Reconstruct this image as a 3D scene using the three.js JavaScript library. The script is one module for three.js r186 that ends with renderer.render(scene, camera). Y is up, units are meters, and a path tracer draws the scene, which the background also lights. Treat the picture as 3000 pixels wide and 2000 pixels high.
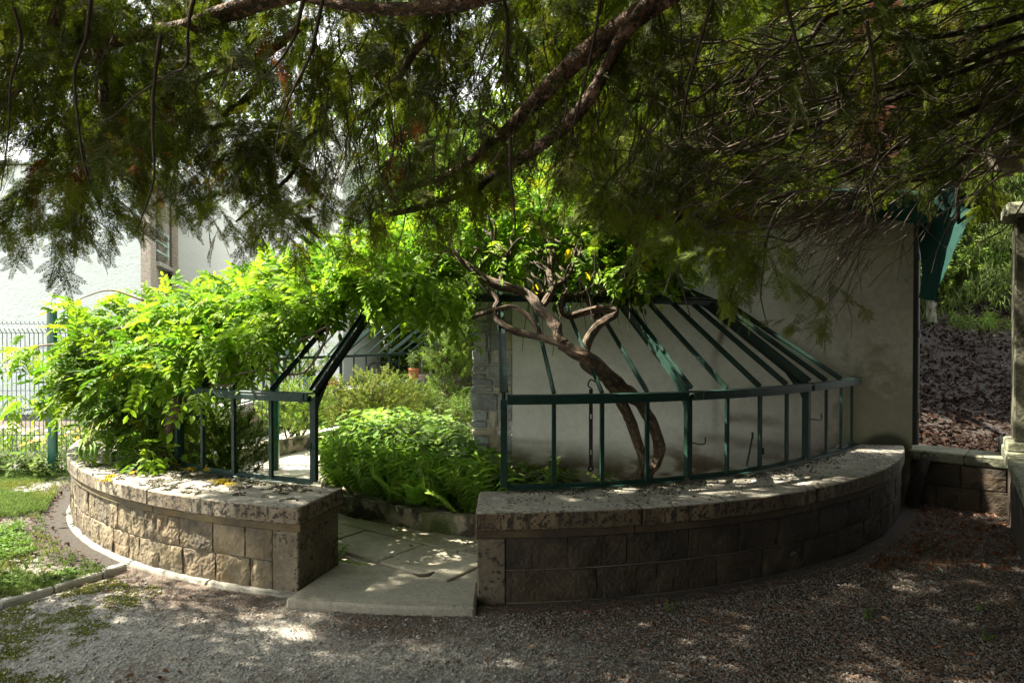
import * as THREE from 'three';
import { mergeGeometries, toCreasedNormals } from 'three/addons/utils/BufferGeometryUtils.js';

// ---------- camera, sky, sun, exposure ----------
const scene = new THREE.Scene();
const PITCH = Math.atan(22 / 2000), EYE = 1.6;
const camera = new THREE.PerspectiveCamera(53.13, 1024 / 682, 0.05, 400);
camera.position.set(0, EYE, 0);
camera.rotation.set(-PITCH, 0, 0);
const renderer = new THREE.WebGLRenderer({ antialias: true });
renderer.setSize(1024, 682);
renderer.toneMapping = THREE.LinearToneMapping;
renderer.toneMappingExposure = 8.3;
renderer.shadowMap.enabled = true;
renderer.shadowMap.type = THREE.PCFSoftShadowMap;
const SUNDIR = new THREE.Vector3(-0.8, 1.0, -0.18).normalize();
const sun = new THREE.DirectionalLight(new THREE.Color(1, 0.92, 0.76), 3.7);
sun.position.copy(SUNDIR).multiplyScalar(40).add(new THREE.Vector3(0, 0, -7));
sun.target.position.set(0, 0, -7);
sun.castShadow = true;
Object.assign(sun.shadow.camera, { left: -16, right: 16, top: 16, bottom: -16, near: 1, far: 100 });
sun.shadow.mapSize.set(4096, 4096); sun.shadow.bias = -0.0004;
scene.add(sun, sun.target);

// ---------- numbers ----------
let seed = 7;
function rng(s) { let a = s >>> 0; return () => { a |= 0; a = a + 0x6D2B79F5 | 0; let t = Math.imul(a ^ a >>> 15, 1 | a); t = t + Math.imul(t ^ t >>> 7, 61 | t) ^ t; return ((t ^ t >>> 14) >>> 0) / 4294967296; }; }
let R = rng(11);
const rr = (a, b) => a + (b - a) * R();
const V = (x, y, z) => new THREE.Vector3(x, y, z);
const W = (X, h, Z) => V(X, h, -Z);                          // right, up, distance ahead
const lerp = (a, b, t) => a + (b - a) * t, clamp = (x, a = 0, b = 1) => Math.min(b, Math.max(a, x));
const sst = (a, b, x) => { const t = clamp((x - a) / (b - a)); return t * t * (3 - 2 * t); };
function hash(x, y, z) { let h = Math.imul(x, 374761393) + Math.imul(y, 668265263) + Math.imul(z, 2147483647 ^ 974634777) | 0; h = Math.imul(h ^ h >>> 13, 1274126177); h ^= h >>> 16; return (h >>> 0) / 4294967296; }
function vn(x, y, z = 0, per = 0) {
  const xi = Math.floor(x), yi = Math.floor(y), zi = Math.floor(z), fx = x - xi, fy = y - yi, fz = z - zi;
  const u = fx * fx * (3 - 2 * fx), v = fy * fy * (3 - 2 * fy), w = fz * fz * (3 - 2 * fz);
  const m = per ? (n => ((n % per) + per) % per) : (n => n);
  const x0 = m(xi), x1 = m(xi + 1), y0 = m(yi), y1 = m(yi + 1);
  const a = lerp(lerp(hash(x0, y0, zi), hash(x1, y0, zi), u), lerp(hash(x0, y1, zi), hash(x1, y1, zi), u), v);
  if (fz === 0) return a;
  return lerp(a, lerp(lerp(hash(x0, y0, zi + 1), hash(x1, y0, zi + 1), u), lerp(hash(x0, y1, zi + 1), hash(x1, y1, zi + 1), u), v), w);
}
function fbm(x, y, o = 4, per = 0, z = 0) { let s = 0, a = 0.5, t = 0; for (let i = 0; i < o; i++) { s += a * vn(x, y, z + i * 7, per); t += a; a *= 0.5; x *= 2; y *= 2; per *= 2; } return s / t; }
const CP = Math.cos(PITCH), SP = Math.sin(PITCH);
function at(px, py, Z) { const a = (px - 1500) / 2000, b = (1000 - py) / 2000, up = b * CP - SP, f = b * SP + CP, t = Z / f; return W(a * t, EYE + up * t, Z); }
function gnd(px, py, h) { const a = (px - 1500) / 2000, b = (1000 - py) / 2000, up = b * CP - SP, f = b * SP + CP, t = (h - EYE) / up; return W(a * t, h, f * t); }
const CX = -0.235, CZ = 8.38;                                   // middle of the round greenhouse
const bulge = a => a > 44.2 ? 0.15 * (a - 44.2) / 16.4 : 0;      // the frame runs out a little wider where it meets the white wall
const P = (deg, r, h) => W(CX + r * Math.sin(deg * Math.PI / 180), h, CZ - r * Math.cos(deg * Math.PI / 180));

// sky: a bright hazy summer sky, thin cloud
{
  const w = 512, h = 256, d = new Float32Array(w * h * 4);
  for (let j = 0; j < h; j++) for (let i = 0; i < w; i++) {
    const el = ((j + 0.5) / h - 0.5) * Math.PI, az = ((i + 0.5) / w - 0.5) * 2 * Math.PI;
    const y = Math.sin(el), x = Math.cos(el) * Math.cos(az), z = Math.cos(el) * Math.sin(az), e = Math.max(0, y);
    const t = Math.pow(e, 0.5), c = x * SUNDIR.x + y * SUNDIR.y + z * SUNDIR.z, glow = Math.pow(Math.max(0, c), 12) * 0.5;
    const cl = sst(0.42, 0.75, 0.5 * fbm(x * 3 + 9, z * 3 + 5, 4, 0, y * 3) + 0.5 * fbm(x * 7, z * 7, 3, 0, y * 6));
    const q = (a, b, k) => lerp(lerp(a, b, t), k, cl * 0.7 * sst(0, 0.25, e)) + glow;
    const o = (j * w + i) * 4;
    d[o] = 0.62 * q(0.98, 0.6, 1.0); d[o + 1] = 0.62 * q(0.97, 0.65, 0.98); d[o + 2] = 0.62 * q(0.9, 0.74, 0.93); d[o + 3] = 1;
  }
  const t = new THREE.DataTexture(d, w, h, THREE.RGBAFormat, THREE.FloatType);
  t.mapping = THREE.EquirectangularReflectionMapping; t.magFilter = THREE.LinearFilter; t.minFilter = THREE.LinearFilter; t.needsUpdate = true;
  scene.background = t; scene.environment = t;
}

// ---------- textures ----------
function tex(w, h, fn, srgb = true, rep = null) {
  const d = new Uint8Array(w * h * 4);
  for (let j = 0; j < h; j++) for (let i = 0; i < w; i++) {
    const c = fn((i + 0.5) / w, (j + 0.5) / h), o = (j * w + i) * 4;
    for (let k = 0; k < 3; k++) { let v = Array.isArray(c) ? c[k] : c; if (srgb) v = v <= 0.0031308 ? v * 12.92 : 1.055 * Math.pow(Math.max(0, v), 1 / 2.4) - 0.055; d[o + k] = clamp(v) * 255; }
    d[o + 3] = 255;
  }
  const t = new THREE.DataTexture(d, w, h, THREE.RGBAFormat); t.magFilter = THREE.LinearFilter; t.minFilter = THREE.LinearMipmapLinearFilter; t.generateMipmaps = true;
  t.wrapS = t.wrapT = THREE.RepeatWrapping; if (srgb) t.colorSpace = THREE.SRGBColorSpace; if (rep) t.repeat.set(rep[0], rep[1]); t.needsUpdate = true; return t;
}
const mixc = (a, b, t) => [lerp(a[0], b[0], t), lerp(a[1], b[1], t), lerp(a[2], b[2], t)];
const mulc = (a, k) => [a[0] * k, a[1] * k, a[2] * k];
const M = (o) => new THREE.MeshStandardMaterial({ roughness: 0.9, ...o });
const C = (r, g, b) => new THREE.Color().setRGB(r, g, b);
const grainBump = tex(512, 512, (u, v) => 0.55 * fbm(u * 40, v * 40, 3, 40) + 0.45 * fbm(u * 9, v * 9, 3, 9), false);
const stoneBump = tex(512, 512, (u, v) => 0.6 * fbm(u * 12, v * 12, 5, 12) + 0.4 * vn(u * 64, v * 64, 3, 64), false);
function stoneMap(base, dark, spots, s0) {                       // weathered stone: broad tone, fine grain, lichen and black crust
  return tex(1024, 1024, (u, v) => {
    const n = fbm(u * 6, v * 6, 4, 6, s0), g = vn(u * 180, v * 180, 5, 180), f = fbm(u * 40, v * 40, 3, 40, s0 + 3);
    let c = mixc(base, dark, clamp((n - 0.35) * 1.6)); c = mulc(c, 0.72 + 0.3 * g + 0.3 * (f - 0.5));
    const p = sst(0.60 - spots * 0.1, 0.72 - spots * 0.1, 0.55 * fbm(u * 52, v * 52, 3, 52, s0 + 9) + 0.45 * fbm(u * 7, v * 7, 3, 7, s0 + 5));
    c = mixc(c, [0.022, 0.019, 0.014], p * 0.85);
    const li = sst(0.66, 0.76, fbm(u * 18, v * 18, 3, 18, s0 + 21)); return mixc(c, [0.4, 0.38, 0.3], li * 0.45);
  });
}
const capTopMap = stoneMap([0.32, 0.315, 0.29], [0.19, 0.185, 0.16], 0.35, 1);
const capMap = stoneMap([0.29, 0.27, 0.225], [0.17, 0.15, 0.12], 0.55, 30);
const ashMap = tex(1024, 1024, (u, v) => {
  const n = fbm(u * 4, v * 4, 5, 4, 60), f = fbm(u * 22, v * 22, 4, 22, 61), g = vn(u * 170, v * 170, 2, 170);
  let c = mixc([0.23, 0.185, 0.115], [0.1, 0.085, 0.062], sst(0.35, 0.68, n)); c = mixc(c, [0.17, 0.115, 0.05], sst(0.55, 0.75, fbm(u * 7, v * 7, 3, 7, 77)) * 0.6);
  return mulc(c, 0.6 + 0.55 * f + 0.25 * (g - 0.5));
});
const paveMap = stoneMap([0.36, 0.345, 0.3], [0.25, 0.235, 0.2], -0.6, 55);
const mat = {};
mat.capTop = M({ map: capTopMap, bumpMap: stoneBump, bumpScale: 0.006 });
mat.cap = M({ map: capMap, bumpMap: stoneBump, bumpScale: 0.004 });
mat.ash = [0.98, 0.9, 0.84, 1.03].map((k, i) => M({ map: ashMap, color: C(k, k * (i === 1 ? 0.95 : 0.98), k * 0.92), bumpMap: stoneBump, bumpScale: 0.012 }));
mat.ashShade = [0.2, 0.185, 0.17, 0.215].map(k => M({ map: ashMap, color: C(k, k * 0.86, k * 0.72), bumpMap: stoneBump, bumpScale: 0.012 }));  // darker copy of the ash stone: shade on the right put into its colour
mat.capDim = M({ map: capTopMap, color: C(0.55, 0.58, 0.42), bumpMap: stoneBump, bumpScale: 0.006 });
const capFront = tex(1024, 1024, (u, v) => { const n = fbm(u * 5, v * 5, 4, 5, 130), st = fbm(u * 46, v * 5, 4, 46, 131), g = vn(u * 170, v * 170, 5, 170); let c = mixc([0.3, 0.255, 0.18], [0.16, 0.125, 0.08], sst(0.35, 0.65, n)); c = mixc(c, [0.035, 0.028, 0.018], sst(0.5, 0.68, 0.6 * st + 0.4 * fbm(u * 9, v * 9, 3, 9, 133)) * 0.8); const p = sst(0.6, 0.66, fbm(u * 60, v * 60, 2, 60, 134)); c = mixc(c, [0.02, 0.018, 0.014], p * 0.85); return mulc(c, 0.75 + 0.4 * g); });
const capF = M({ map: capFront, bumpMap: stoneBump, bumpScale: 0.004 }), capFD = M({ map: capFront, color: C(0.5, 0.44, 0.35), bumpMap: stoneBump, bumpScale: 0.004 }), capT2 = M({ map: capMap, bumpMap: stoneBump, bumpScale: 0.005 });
mat.capSet = [capF, capF, capT2, capF, capF, capF]; mat.capSetShade = [capFD, capFD, capT2, capFD, capFD, capFD];  // second set has its front faces darkened to stand for shade
mat.string = M({ map: ashMap, color: C(0.85, 0.78, 0.58), bumpMap: stoneBump, bumpScale: 0.003 });
mat.stringShade = M({ map: ashMap, color: C(0.36, 0.3, 0.22), bumpMap: stoneBump, bumpScale: 0.003 });  // string course darkened in colour for the shaded right wall
mat.mortar = M({ color: C(0.13, 0.11, 0.08), bumpMap: grainBump, bumpScale: 0.003 });
mat.concrete = M({ map: tex(512, 512, (u, v) => mulc([0.34, 0.325, 0.28], 0.6 + 0.45 * fbm(u * 8, v * 8, 5, 8, 90) + 0.3 * vn(u * 120, v * 120, 4, 120))), bumpMap: grainBump, bumpScale: 0.003 });
mat.footing = M({ map: mat.concrete.map, color: C(0.55, 0.55, 0.53), bumpMap: grainBump, bumpScale: 0.005 });
mat.mossKerb = M({ map: tex(512, 512, (u, v) => { const n = fbm(u * 9, v * 9, 4, 9, 44); let c = mixc([0.24, 0.205, 0.15], [0.035, 0.03, 0.018], sst(0.42, 0.6, n)); c = mixc(c, [0.06, 0.085, 0.012], sst(0.5, 0.66, fbm(u * 6, v * 6, 4, 6, 51)) * 0.7); return mulc(c, 0.7 + 0.5 * vn(u * 110, v * 110, 2, 110)); }), bumpMap: stoneBump, bumpScale: 0.01 });
const paintMap = tex(512, 512, (u, v) => { const n = fbm(u * 14, v * 14, 4, 14, 91), f = fbm(u * 60, v * 60, 3, 60, 92); return mixc(mulc([1, 1, 1], 0.6 + 0.6 * n), [0.9, 0.3, 0.25], sst(0.66, 0.74, f)); }, false);
mat.steel = new THREE.MeshPhysicalMaterial({ map: paintMap, color: C(0.007, 0.03, 0.021), roughness: 0.55, specularIntensity: 0.5, clearcoat: 0.05, clearcoatRoughness: 0.3, bumpMap: grainBump, bumpScale: 0.0006 });
mat.steelEave = new THREE.MeshPhysicalMaterial({ map: paintMap, color: C(0.013, 0.042, 0.031), specularIntensity: 0.5, roughness: 0.55, bumpMap: grainBump, bumpScale: 0.0006 });
mat.iron = M({ color: C(0.018, 0.017, 0.016), roughness: 0.6, metalness: 0.4 });
mat.fence = new THREE.MeshPhysicalMaterial({ color: C(0.008, 0.09, 0.06), roughness: 0.35, clearcoat: 0.3 });
mat.wire = M({ color: C(0.02, 0.07, 0.055), roughness: 0.5 });
mat.woodGrey = M({ map: tex(256, 512, (u, v) => mulc([0.1, 0.085, 0.06], 0.5 + 0.9 * fbm(u * 30, v * 3, 4, 0, 3))), bumpMap: stoneBump, bumpScale: 0.003 });
mat.brick = [0.9, 0.75, 1.05].map(k => M({ color: C(0.2 * k, 0.06 * k, 0.03 * k), bumpMap: stoneBump, bumpScale: 0.004 }));
mat.tarp = new THREE.MeshPhysicalMaterial({ color: C(0.002, 0.026, 0.02), specularIntensity: 0.3, roughness: 0.8, transmission: 0.05, thickness: 0, side: THREE.DoubleSide, bumpMap: stoneBump, bumpScale: 0.004 });
const barkMap = (a, b, sx, sy, s0) => tex(256, 512, (u, v) => { const n = fbm(u * sx, v * sy, 5, sx, s0); const ridge = Math.abs(2 * vn(u * sx * 2, v * sy * 1.5, s0 + 4, sx * 2) - 1); return mulc(mixc(a, b, sst(0.3, 0.7, n)), 0.35 + 0.85 * ridge); });
mat.vineBark = M({ map: barkMap([0.15, 0.1, 0.058], [0.06, 0.042, 0.027], 10, 6, 5), bumpMap: tex(256, 512, (u, v) => Math.abs(2 * fbm(u * 12, v * 5, 3, 12, 8) - 1), false), bumpScale: 0.012 });
mat.yewBark = M({ map: tex(256, 1024, (u, v) => { const n = fbm(u * 5, v * 12, 4, 5, 71), f = fbm(u * 16, v * 30, 3, 16, 73); let c = mixc([0.1, 0.055, 0.035], [0.26, 0.16, 0.11], sst(0.5, 0.56, n)); c = mixc(c, [0.03, 0.026, 0.018], sst(0.5, 0.62, f)); return c; }), bumpMap: stoneBump, bumpScale: 0.012 });
mat.twig = M({ color: C(0.06, 0.043, 0.03) });
mat.sett = M({ color: C(0.045, 0.038, 0.027), bumpMap: stoneBump, bumpScale: 0.015 });
mat.twigPale = M({ color: C(0.13, 0.1, 0.06) });
mat.trunk = M({ map: barkMap([0.12, 0.1, 0.07], [0.05, 0.04, 0.03], 8, 6, 15), bumpMap: stoneBump, bumpScale: 0.01 });
mat.soil = M({ map: tex(512, 512, (u, v) => mulc([0.06, 0.045, 0.03], 0.4 + 0.8 * fbm(u * 20, v * 20, 4, 20, 3))), bumpMap: stoneBump, bumpScale: 0.02 });
const leafM = (r, g, b, t = 0.45, coat = 0, rough = 0.95) => new THREE.MeshPhysicalMaterial({ color: C(r, g, b), roughness: rough, transmission: t, thickness: 0, clearcoat: coat, clearcoatRoughness: 0.3, specularIntensity: 0.25, side: THREE.DoubleSide, vertexColors: true });
mat.yew = leafM(0.13, 0.18, 0.01, 0.62);
mat.vine = leafM(0.19, 0.33, 0.016, 0.58, 0.14);
mat.bed = leafM(0.15, 0.28, 0.018, 0.5, 0.1);
mat.shrub = leafM(0.115, 0.19, 0.018, 0.5, 0.06);
mat.tree = leafM(0.12, 0.2, 0.02, 0.5);
mat.grass = leafM(0.12, 0.17, 0.035, 0.3);
mat.dead = leafM(0.15, 0.068, 0.028, 0.3, 0);

// ---------- geometry helpers ----------
function white(g) { const n = g.attributes.position.count; g.setAttribute('color', new THREE.BufferAttribute(new Float32Array(n * 3).fill(1), 3)); return g; }
function boxUV(g, s = 1) {
  const p = g.attributes.position, n = g.attributes.normal, uv = new Float32Array(p.count * 2);
  for (let i = 0; i < p.count; i++) {
    const ax = Math.abs(n.getX(i)), ay = Math.abs(n.getY(i)), az = Math.abs(n.getZ(i)), x = p.getX(i), y = p.getY(i), z = p.getZ(i);
    const [a, b] = ay >= ax && ay >= az ? [x, z] : ax >= az ? [z, y] : [x, y];
    uv[2 * i] = a * s; uv[2 * i + 1] = b * s;
  }
  g.setAttribute('uv', new THREE.BufferAttribute(uv, 2)); return g;
}
function remap(t, n, e) { const i = Math.round(t * n); if (i === 0 || i === n) return t; if (n < 3) return t; return e + (i - 1) / (n - 2) * (1 - 2 * e); }
// a block with chamfered edges: map(u, v, w) takes 0..1 across the three sizes to a point; su, sv, sw are its rough sizes in metres
function block(su, sv, sw, map, { b = 0.008, nu = 3, nv = 3, nw = 3, crease = 0.7, uvs = 1, off = null } = {}) {
  const g = new THREE.BoxGeometry(1, 1, 1, nu, nv, nw), p = g.attributes.position;
  for (let i = 0; i < p.count; i++) {
    let u = p.getX(i) + 0.5, v = p.getY(i) + 0.5, w = p.getZ(i) + 0.5;
    const ex = t => t < 1e-4 || t > 1 - 1e-4, k = ex(u) + ex(v) + ex(w);
    const rough = off ? off(u, v, w) : 0;
    u = remap(u, nu, b / su); v = remap(v, nv, b / sv); w = remap(w, nw, b / sw);
    if (k >= 2) { const pull = (t, s) => ex(t) ? (t < 0.5 ? 0.5 * b / s : 1 - 0.5 * b / s) : t; u = pull(u, su); v = pull(v, sv); w = pull(w, sw); }
    const q = map(u, v, w, rough); p.setXYZ(i, q.x, q.y, q.z);
  }
  const h = toCreasedNormals(g, crease); return boxUV(h, uvs);
}
function bar(p0, p1, w, h, up = V(0, 1, 0), ext = 0) {            // straight bar of width w, height h
  const d = p1.clone().sub(p0), L = d.length() + 2 * ext; d.normalize();
  const s = new THREE.Vector3().crossVectors(d, up).normalize(), u = new THREE.Vector3().crossVectors(s, d).normalize();
  const g = new THREE.BoxGeometry(w, h, L); boxUV(g);
  g.applyMatrix4(new THREE.Matrix4().makeBasis(s, u, d.clone().negate()).setPosition(p0.clone().add(p1).multiplyScalar(0.5)));
  return g;
}
function arcBar(a0, a1, r, h, w, t, n = 6) {                        // bar bent along the round plan: w radial, t tall, centred on r and h
  return block((a1 - a0) * Math.PI / 180 * r, t, w, (u, v, q) => P(lerp(a0, a1, u), r + (r > 3.7 && r < 3.95 ? bulge(lerp(a0, a1, u)) : 0) - w / 2 + q * w, h - t / 2 + v * t), { b: 0.004, nu: n });
}
// tapered tube through points; disp roughens it
function tube(pts, rad, { ns = 8, seg = 6, rough = 0, cap = true, freq = 5, uvw = 1 } = {}) {
  const curve = new THREE.CatmullRomCurve3(pts, false, 'centripetal'), n = Math.max(2, Math.round((pts.length - 1) * seg));
  const fr = curve.computeFrenetFrames(n, false), len = curve.getLength(), pos = [], uv = [], idx = [];
  const ra = t => { const x = t * (rad.length - 1), i = Math.min(rad.length - 2, Math.floor(x)); return rad.length === 1 ? rad[0] : lerp(rad[i], rad[i + 1], x - i); };
  for (let i = 0; i <= n; i++) {
    const t = i / n, c = curve.getPoint(t), r0 = ra(t);
    for (let j = 0; j <= ns; j++) {
      const a = (j % ns) / ns * Math.PI * 2, k = r0 * (1 + rough * (2 * fbm(Math.cos(a) * 1.6 + 20, Math.sin(a) * 1.6 + 20, 3, 0, t * len * freq) - 1));
      const q = c.clone().addScaledVector(fr.normals[i], Math.cos(a) * k).addScaledVector(fr.binormals[i], Math.sin(a) * k);
      pos.push(q.x, q.y, q.z); uv.push(j / ns, t * len * 2.5 * uvw);
    }
  }
  for (let i = 0; i < n; i++) for (let j = 0; j < ns; j++) { const a = i * (ns + 1) + j, b = a + ns + 1; idx.push(a, a + 1, b, b, a + 1, b + 1); }
  if (cap) for (const e of [0, n]) { const c0 = pos.length / 3, c = curve.getPoint(e / n); pos.push(c.x, c.y, c.z); uv.push(0.5, 0); for (let j = 0; j < ns; j++) { const a = e * (ns + 1) + j; e ? idx.push(a, a + 1, c0) : idx.push(a + 1, a, c0); } }
  const g = new THREE.BufferGeometry(); g.setAttribute('position', new THREE.Float32BufferAttribute(pos, 3)); g.setAttribute('uv', new THREE.Float32BufferAttribute(uv, 2)); g.setIndex(idx); g.computeVertexNormals(); return g;
}
const merge = a => mergeGeometries(a.map(g => { const h = g.index ? g.toNonIndexed() : g; for (const k of Object.keys(h.attributes)) if (!['position', 'normal', 'uv', 'color'].includes(k)) h.deleteAttribute(k); return h; }));

// ---------- naming ----------
const used = {};
function numbered(n) { used[n] = (used[n] ?? -1) + 1; return used[n] ? `${n}_${String(used[n]).padStart(3, '0')}` : n; }
function tag(o, label, category, group, kind) { if (label) o.userData.label = label; if (category) o.userData.category = category; if (group) o.userData.group = group; if (kind) o.userData.kind = kind; return o; }
function thing(name, label, category, base, group) { const o = new THREE.Group(); o.name = numbered(name); o.position.copy(base); scene.add(o); return tag(o, label, category, group); }
function shade(o) { o.castShadow = true; o.receiveShadow = true; return o; }
// geometry is given in world places; the part is set back by its thing's base
function part(t, name, g, m, opt = {}) {
  const o = shade(new THREE.Mesh(g, m)); o.name = name;
  let q = t, off = V(0, 0, 0); while (q && q !== scene) { off.add(q.position); q = q.parent; }
  g.computeBoundingBox(); const c = g.boundingBox.getCenter(V(0, 0, 0)); c.y = g.boundingBox.min.y;
  g.translate(-c.x, -c.y, -c.z); o.position.copy(c).sub(off); t.add(o);
  if (opt.label) o.userData.label = opt.label; if (opt.kind) o.userData.kind = opt.kind; return o;
}
function solo(name, g, m, label, category, group, kind) { const o = part(scene, numbered(name), g, m); return tag(o, label, category, group, kind); }
const _m = new THREE.Matrix4(), _c = new THREE.Color();
// copies: list of [position, direction, up, scale, colour]
function copies(t, name, g, m, list, kind = 'stuff') {
  const o = shade(new THREE.InstancedMesh(g, m, list.length)); o.name = name;
  let q = t, off = V(0, 0, 0); while (q && q !== scene) { off.add(q.position); q = q.parent; }
  o.position.copy(off).negate();
  list.forEach(([p, d, u, s, c], i) => {
    const z = d.clone().normalize(), x = new THREE.Vector3().crossVectors(u, z); if (x.lengthSq() < 1e-6) x.set(1, 0, 0.01); x.normalize(); const y = new THREE.Vector3().crossVectors(z, x);
    if (Array.isArray(s)) { x.multiplyScalar(s[0]); y.multiplyScalar(s[1]); z.multiplyScalar(s[2]); } else { x.multiplyScalar(s); y.multiplyScalar(s); z.multiplyScalar(s); }
    o.setMatrixAt(i, _m.makeBasis(x, y, z).setPosition(p)); o.setColorAt(i, c || _c.setRGB(1, 1, 1));
  });
  o.instanceMatrix.needsUpdate = true; if (o.instanceColor) o.instanceColor.needsUpdate = true; t.add(o); if (kind) o.userData.kind = kind; return o;
}
function stuff(name, g, m, list, label, category) { const o = copies(scene, numbered(name), g, m, list); return tag(o, label, category, null, 'stuff'); }
const rdir = () => { const z = rr(-1, 1), a = rr(0, 6.2832), s = Math.sqrt(1 - z * z); return V(s * Math.cos(a), z, s * Math.sin(a)); };
const tone = (k, r = 0.25, w = 0.12) => { const b = k * (1 + rr(-r, r)); return C(b * (1 + rr(-w, w * 1.6)), b, b * (1 + rr(-w, w))); };

// leaf shapes: leaves lie along +z with their face to +y
function leafRaw(pos, col, o, dir, up, L, w, k = 1, fold = 0.25, bend = 0.15, wide = 0.4) {
  const x = new THREE.Vector3().crossVectors(up, dir).normalize(), pt = (s, t, hgt) => o.clone().addScaledVector(dir, s * L).addScaledVector(x, t * w / 2).addScaledVector(up, hgt * L);
  const b = pt(0, 0, 0), l1 = pt(wide * 0.55, -0.8, fold * 0.2), r1 = pt(wide * 0.55, 0.8, fold * 0.2), m1 = pt(wide * 0.6, 0, -0.02), l2 = pt(wide + 0.2, -0.85, fold * 0.2 - bend * 0.4), r2 = pt(wide + 0.2, 0.85, fold * 0.2 - bend * 0.4), m2 = pt(wide + 0.25, 0, -bend * 0.45), t = pt(1, 0, -bend * 1.1);
  for (const tri of [[b, l1, m1], [b, m1, r1], [l1, l2, m2], [l1, m2, m1], [m1, m2, r2], [m1, r2, r1], [l2, t, m2], [m2, t, r2]]) for (const q of tri) { pos.push(q.x, q.y, q.z); col.push(k, k, k); }
}
function stemRaw(pos, col, a, b, r, c) { const d = b.clone().sub(a).normalize(), s = new THREE.Vector3().crossVectors(d, Math.abs(d.y) > 0.9 ? V(1, 0, 0) : V(0, 1, 0)).normalize(), u = new THREE.Vector3().crossVectors(s, d); const ring = q => [0, 2.094, 4.189].map(t => q.clone().addScaledVector(s, Math.cos(t) * r).addScaledVector(u, Math.sin(t) * r)); const A = ring(a), B = ring(b); for (let i = 0; i < 3; i++) { const j = (i + 1) % 3; for (const q of [A[i], A[j], B[i], B[i], A[j], B[j]]) { pos.push(q.x, q.y, q.z); col.push(...c); } } }
function finish(pos, col) { const g = new THREE.BufferGeometry(); g.setAttribute('position', new THREE.Float32BufferAttribute(pos, 3)); g.setAttribute('color', new THREE.Float32BufferAttribute(col, 3)); g.computeVertexNormals(); return g; }
function pinnate(L, pairs, ll, lw, droop) {                        // compound leaf of a wisteria
  const pos = [], col = [], pt = t => V(Math.sin(t * 2) * 0.01, -droop * t * t * L, t * L * (1 - droop * 0.3 * t));
  for (let i = 0; i < 4; i++) stemRaw(pos, col, pt(i / 4), pt((i + 1) / 4), 0.0016, [1.3, 1, 0.8]);
  for (let i = 0; i < pairs; i++) { const t = 0.25 + 0.7 * i / pairs, o = pt(t); for (const s of [-1, 1]) { const d = V(s * rr(0.8, 1), rr(-0.45, 0.15) - droop * t * 0.5, rr(0.35, 0.75)).normalize(), u = V(rr(-0.4, 0.4), 1, rr(-0.3, 0.3)); u.addScaledVector(d, -u.dot(d)).normalize(); leafRaw(pos, col, o, d, u, ll * rr(0.8, 1.15) * (1 - 0.25 * Math.abs(t - 0.5)), lw, rr(0.85, 1.12), 0.3, rr(0.05, 0.3)); } }
  const d = V(rr(-0.2, 0.2), -droop - 0.1, 1).normalize(), u = V(0, 1, 0).addScaledVector(d, -d.y).normalize(); leafRaw(pos, col, pt(0.98), d, u, ll, lw);
  return finish(pos, col);
}
function sprig(L, n, ll, lw, spread = 1, leafBend = 0.15) {                            // stem along +z with leaves all round
  const pos = [], col = []; stemRaw(pos, col, V(0, 0, 0), V(0, 0, L), 0.0022, [0.6, 0.45, 0.4]);
  for (let i = 0; i < n; i++) { const t = 0.12 + 0.88 * (i + 0.5) / n, a = i * 2.4 + rr(-0.5, 0.5), d = V(Math.cos(a) * spread, Math.sin(a) * spread, rr(0.3, 0.9)).normalize(), u = V(0, 0, 1).addScaledVector(d, -d.z).normalize(); leafRaw(pos, col, V(0, 0, t * L), d, u, ll * rr(0.7, 1.15), lw * rr(0.85, 1.1), rr(0.8, 1.15), 0.2, rr(0, leafBend * 2)); }
  return finish(pos, col);
}
function needleSpray(L, sides, nl) {                                // yew twig: flat two-ranked needles on a stem with side shoots
  const pos = [], col = [], shoot = (o, d, len, u) => {
    const x = new THREE.Vector3().crossVectors(u, d).normalize(); let prev = o.clone(); const dd = d.clone(), N = Math.round(len / 0.0062);
    for (let i = 0; i < N; i++) {
      dd.y -= 0.012; dd.normalize(); const q = prev.clone().addScaledVector(dd, len / N); if (i % 4 === 0) stemRaw(pos, col, prev, q.clone().addScaledVector(dd, 3 * len / N), 0.0011, [1.2, 0.7, 0.7]);
      const sc = nl * (0.55 + 0.45 * Math.sin(Math.PI * Math.min(1, (i + 2) / N * 0.95)));
      for (const s of [-1, 1]) { const nd = x.clone().multiplyScalar(s * rr(0.8, 1)).addScaledVector(dd, rr(0.3, 0.6)).addScaledVector(u, rr(-0.25, 0.3)).normalize(), tip = q.clone().addScaledVector(nd, sc * rr(0.85, 1.1)), w = dd.clone().multiplyScalar(0.0025), mid = q.clone().lerp(tip, 0.5), k = rr(0.75, 1.2); for (const v of [q, mid.clone().add(w), tip, q, tip, mid.clone().sub(w)]) { pos.push(v.x, v.y, v.z); col.push(k, k, k); } }
      prev = q;
    }
  };
  shoot(V(0, 0, 0), V(0, 0, 1), L, V(0, 1, 0));
  for (let i = 0; i < sides; i++) { const s = i % 2 ? 1 : -1, t = 0.12 + 0.6 * i / sides; shoot(V(0, -0.1 * t * t * L, t * L), V(s * rr(0.7, 1), rr(-0.15, 0.1), rr(0.7, 1)).normalize(), L * rr(0.4, 0.6) * (1 - 0.4 * t), V(0, 1, 0)); }
  return finish(pos, col);
}
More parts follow.
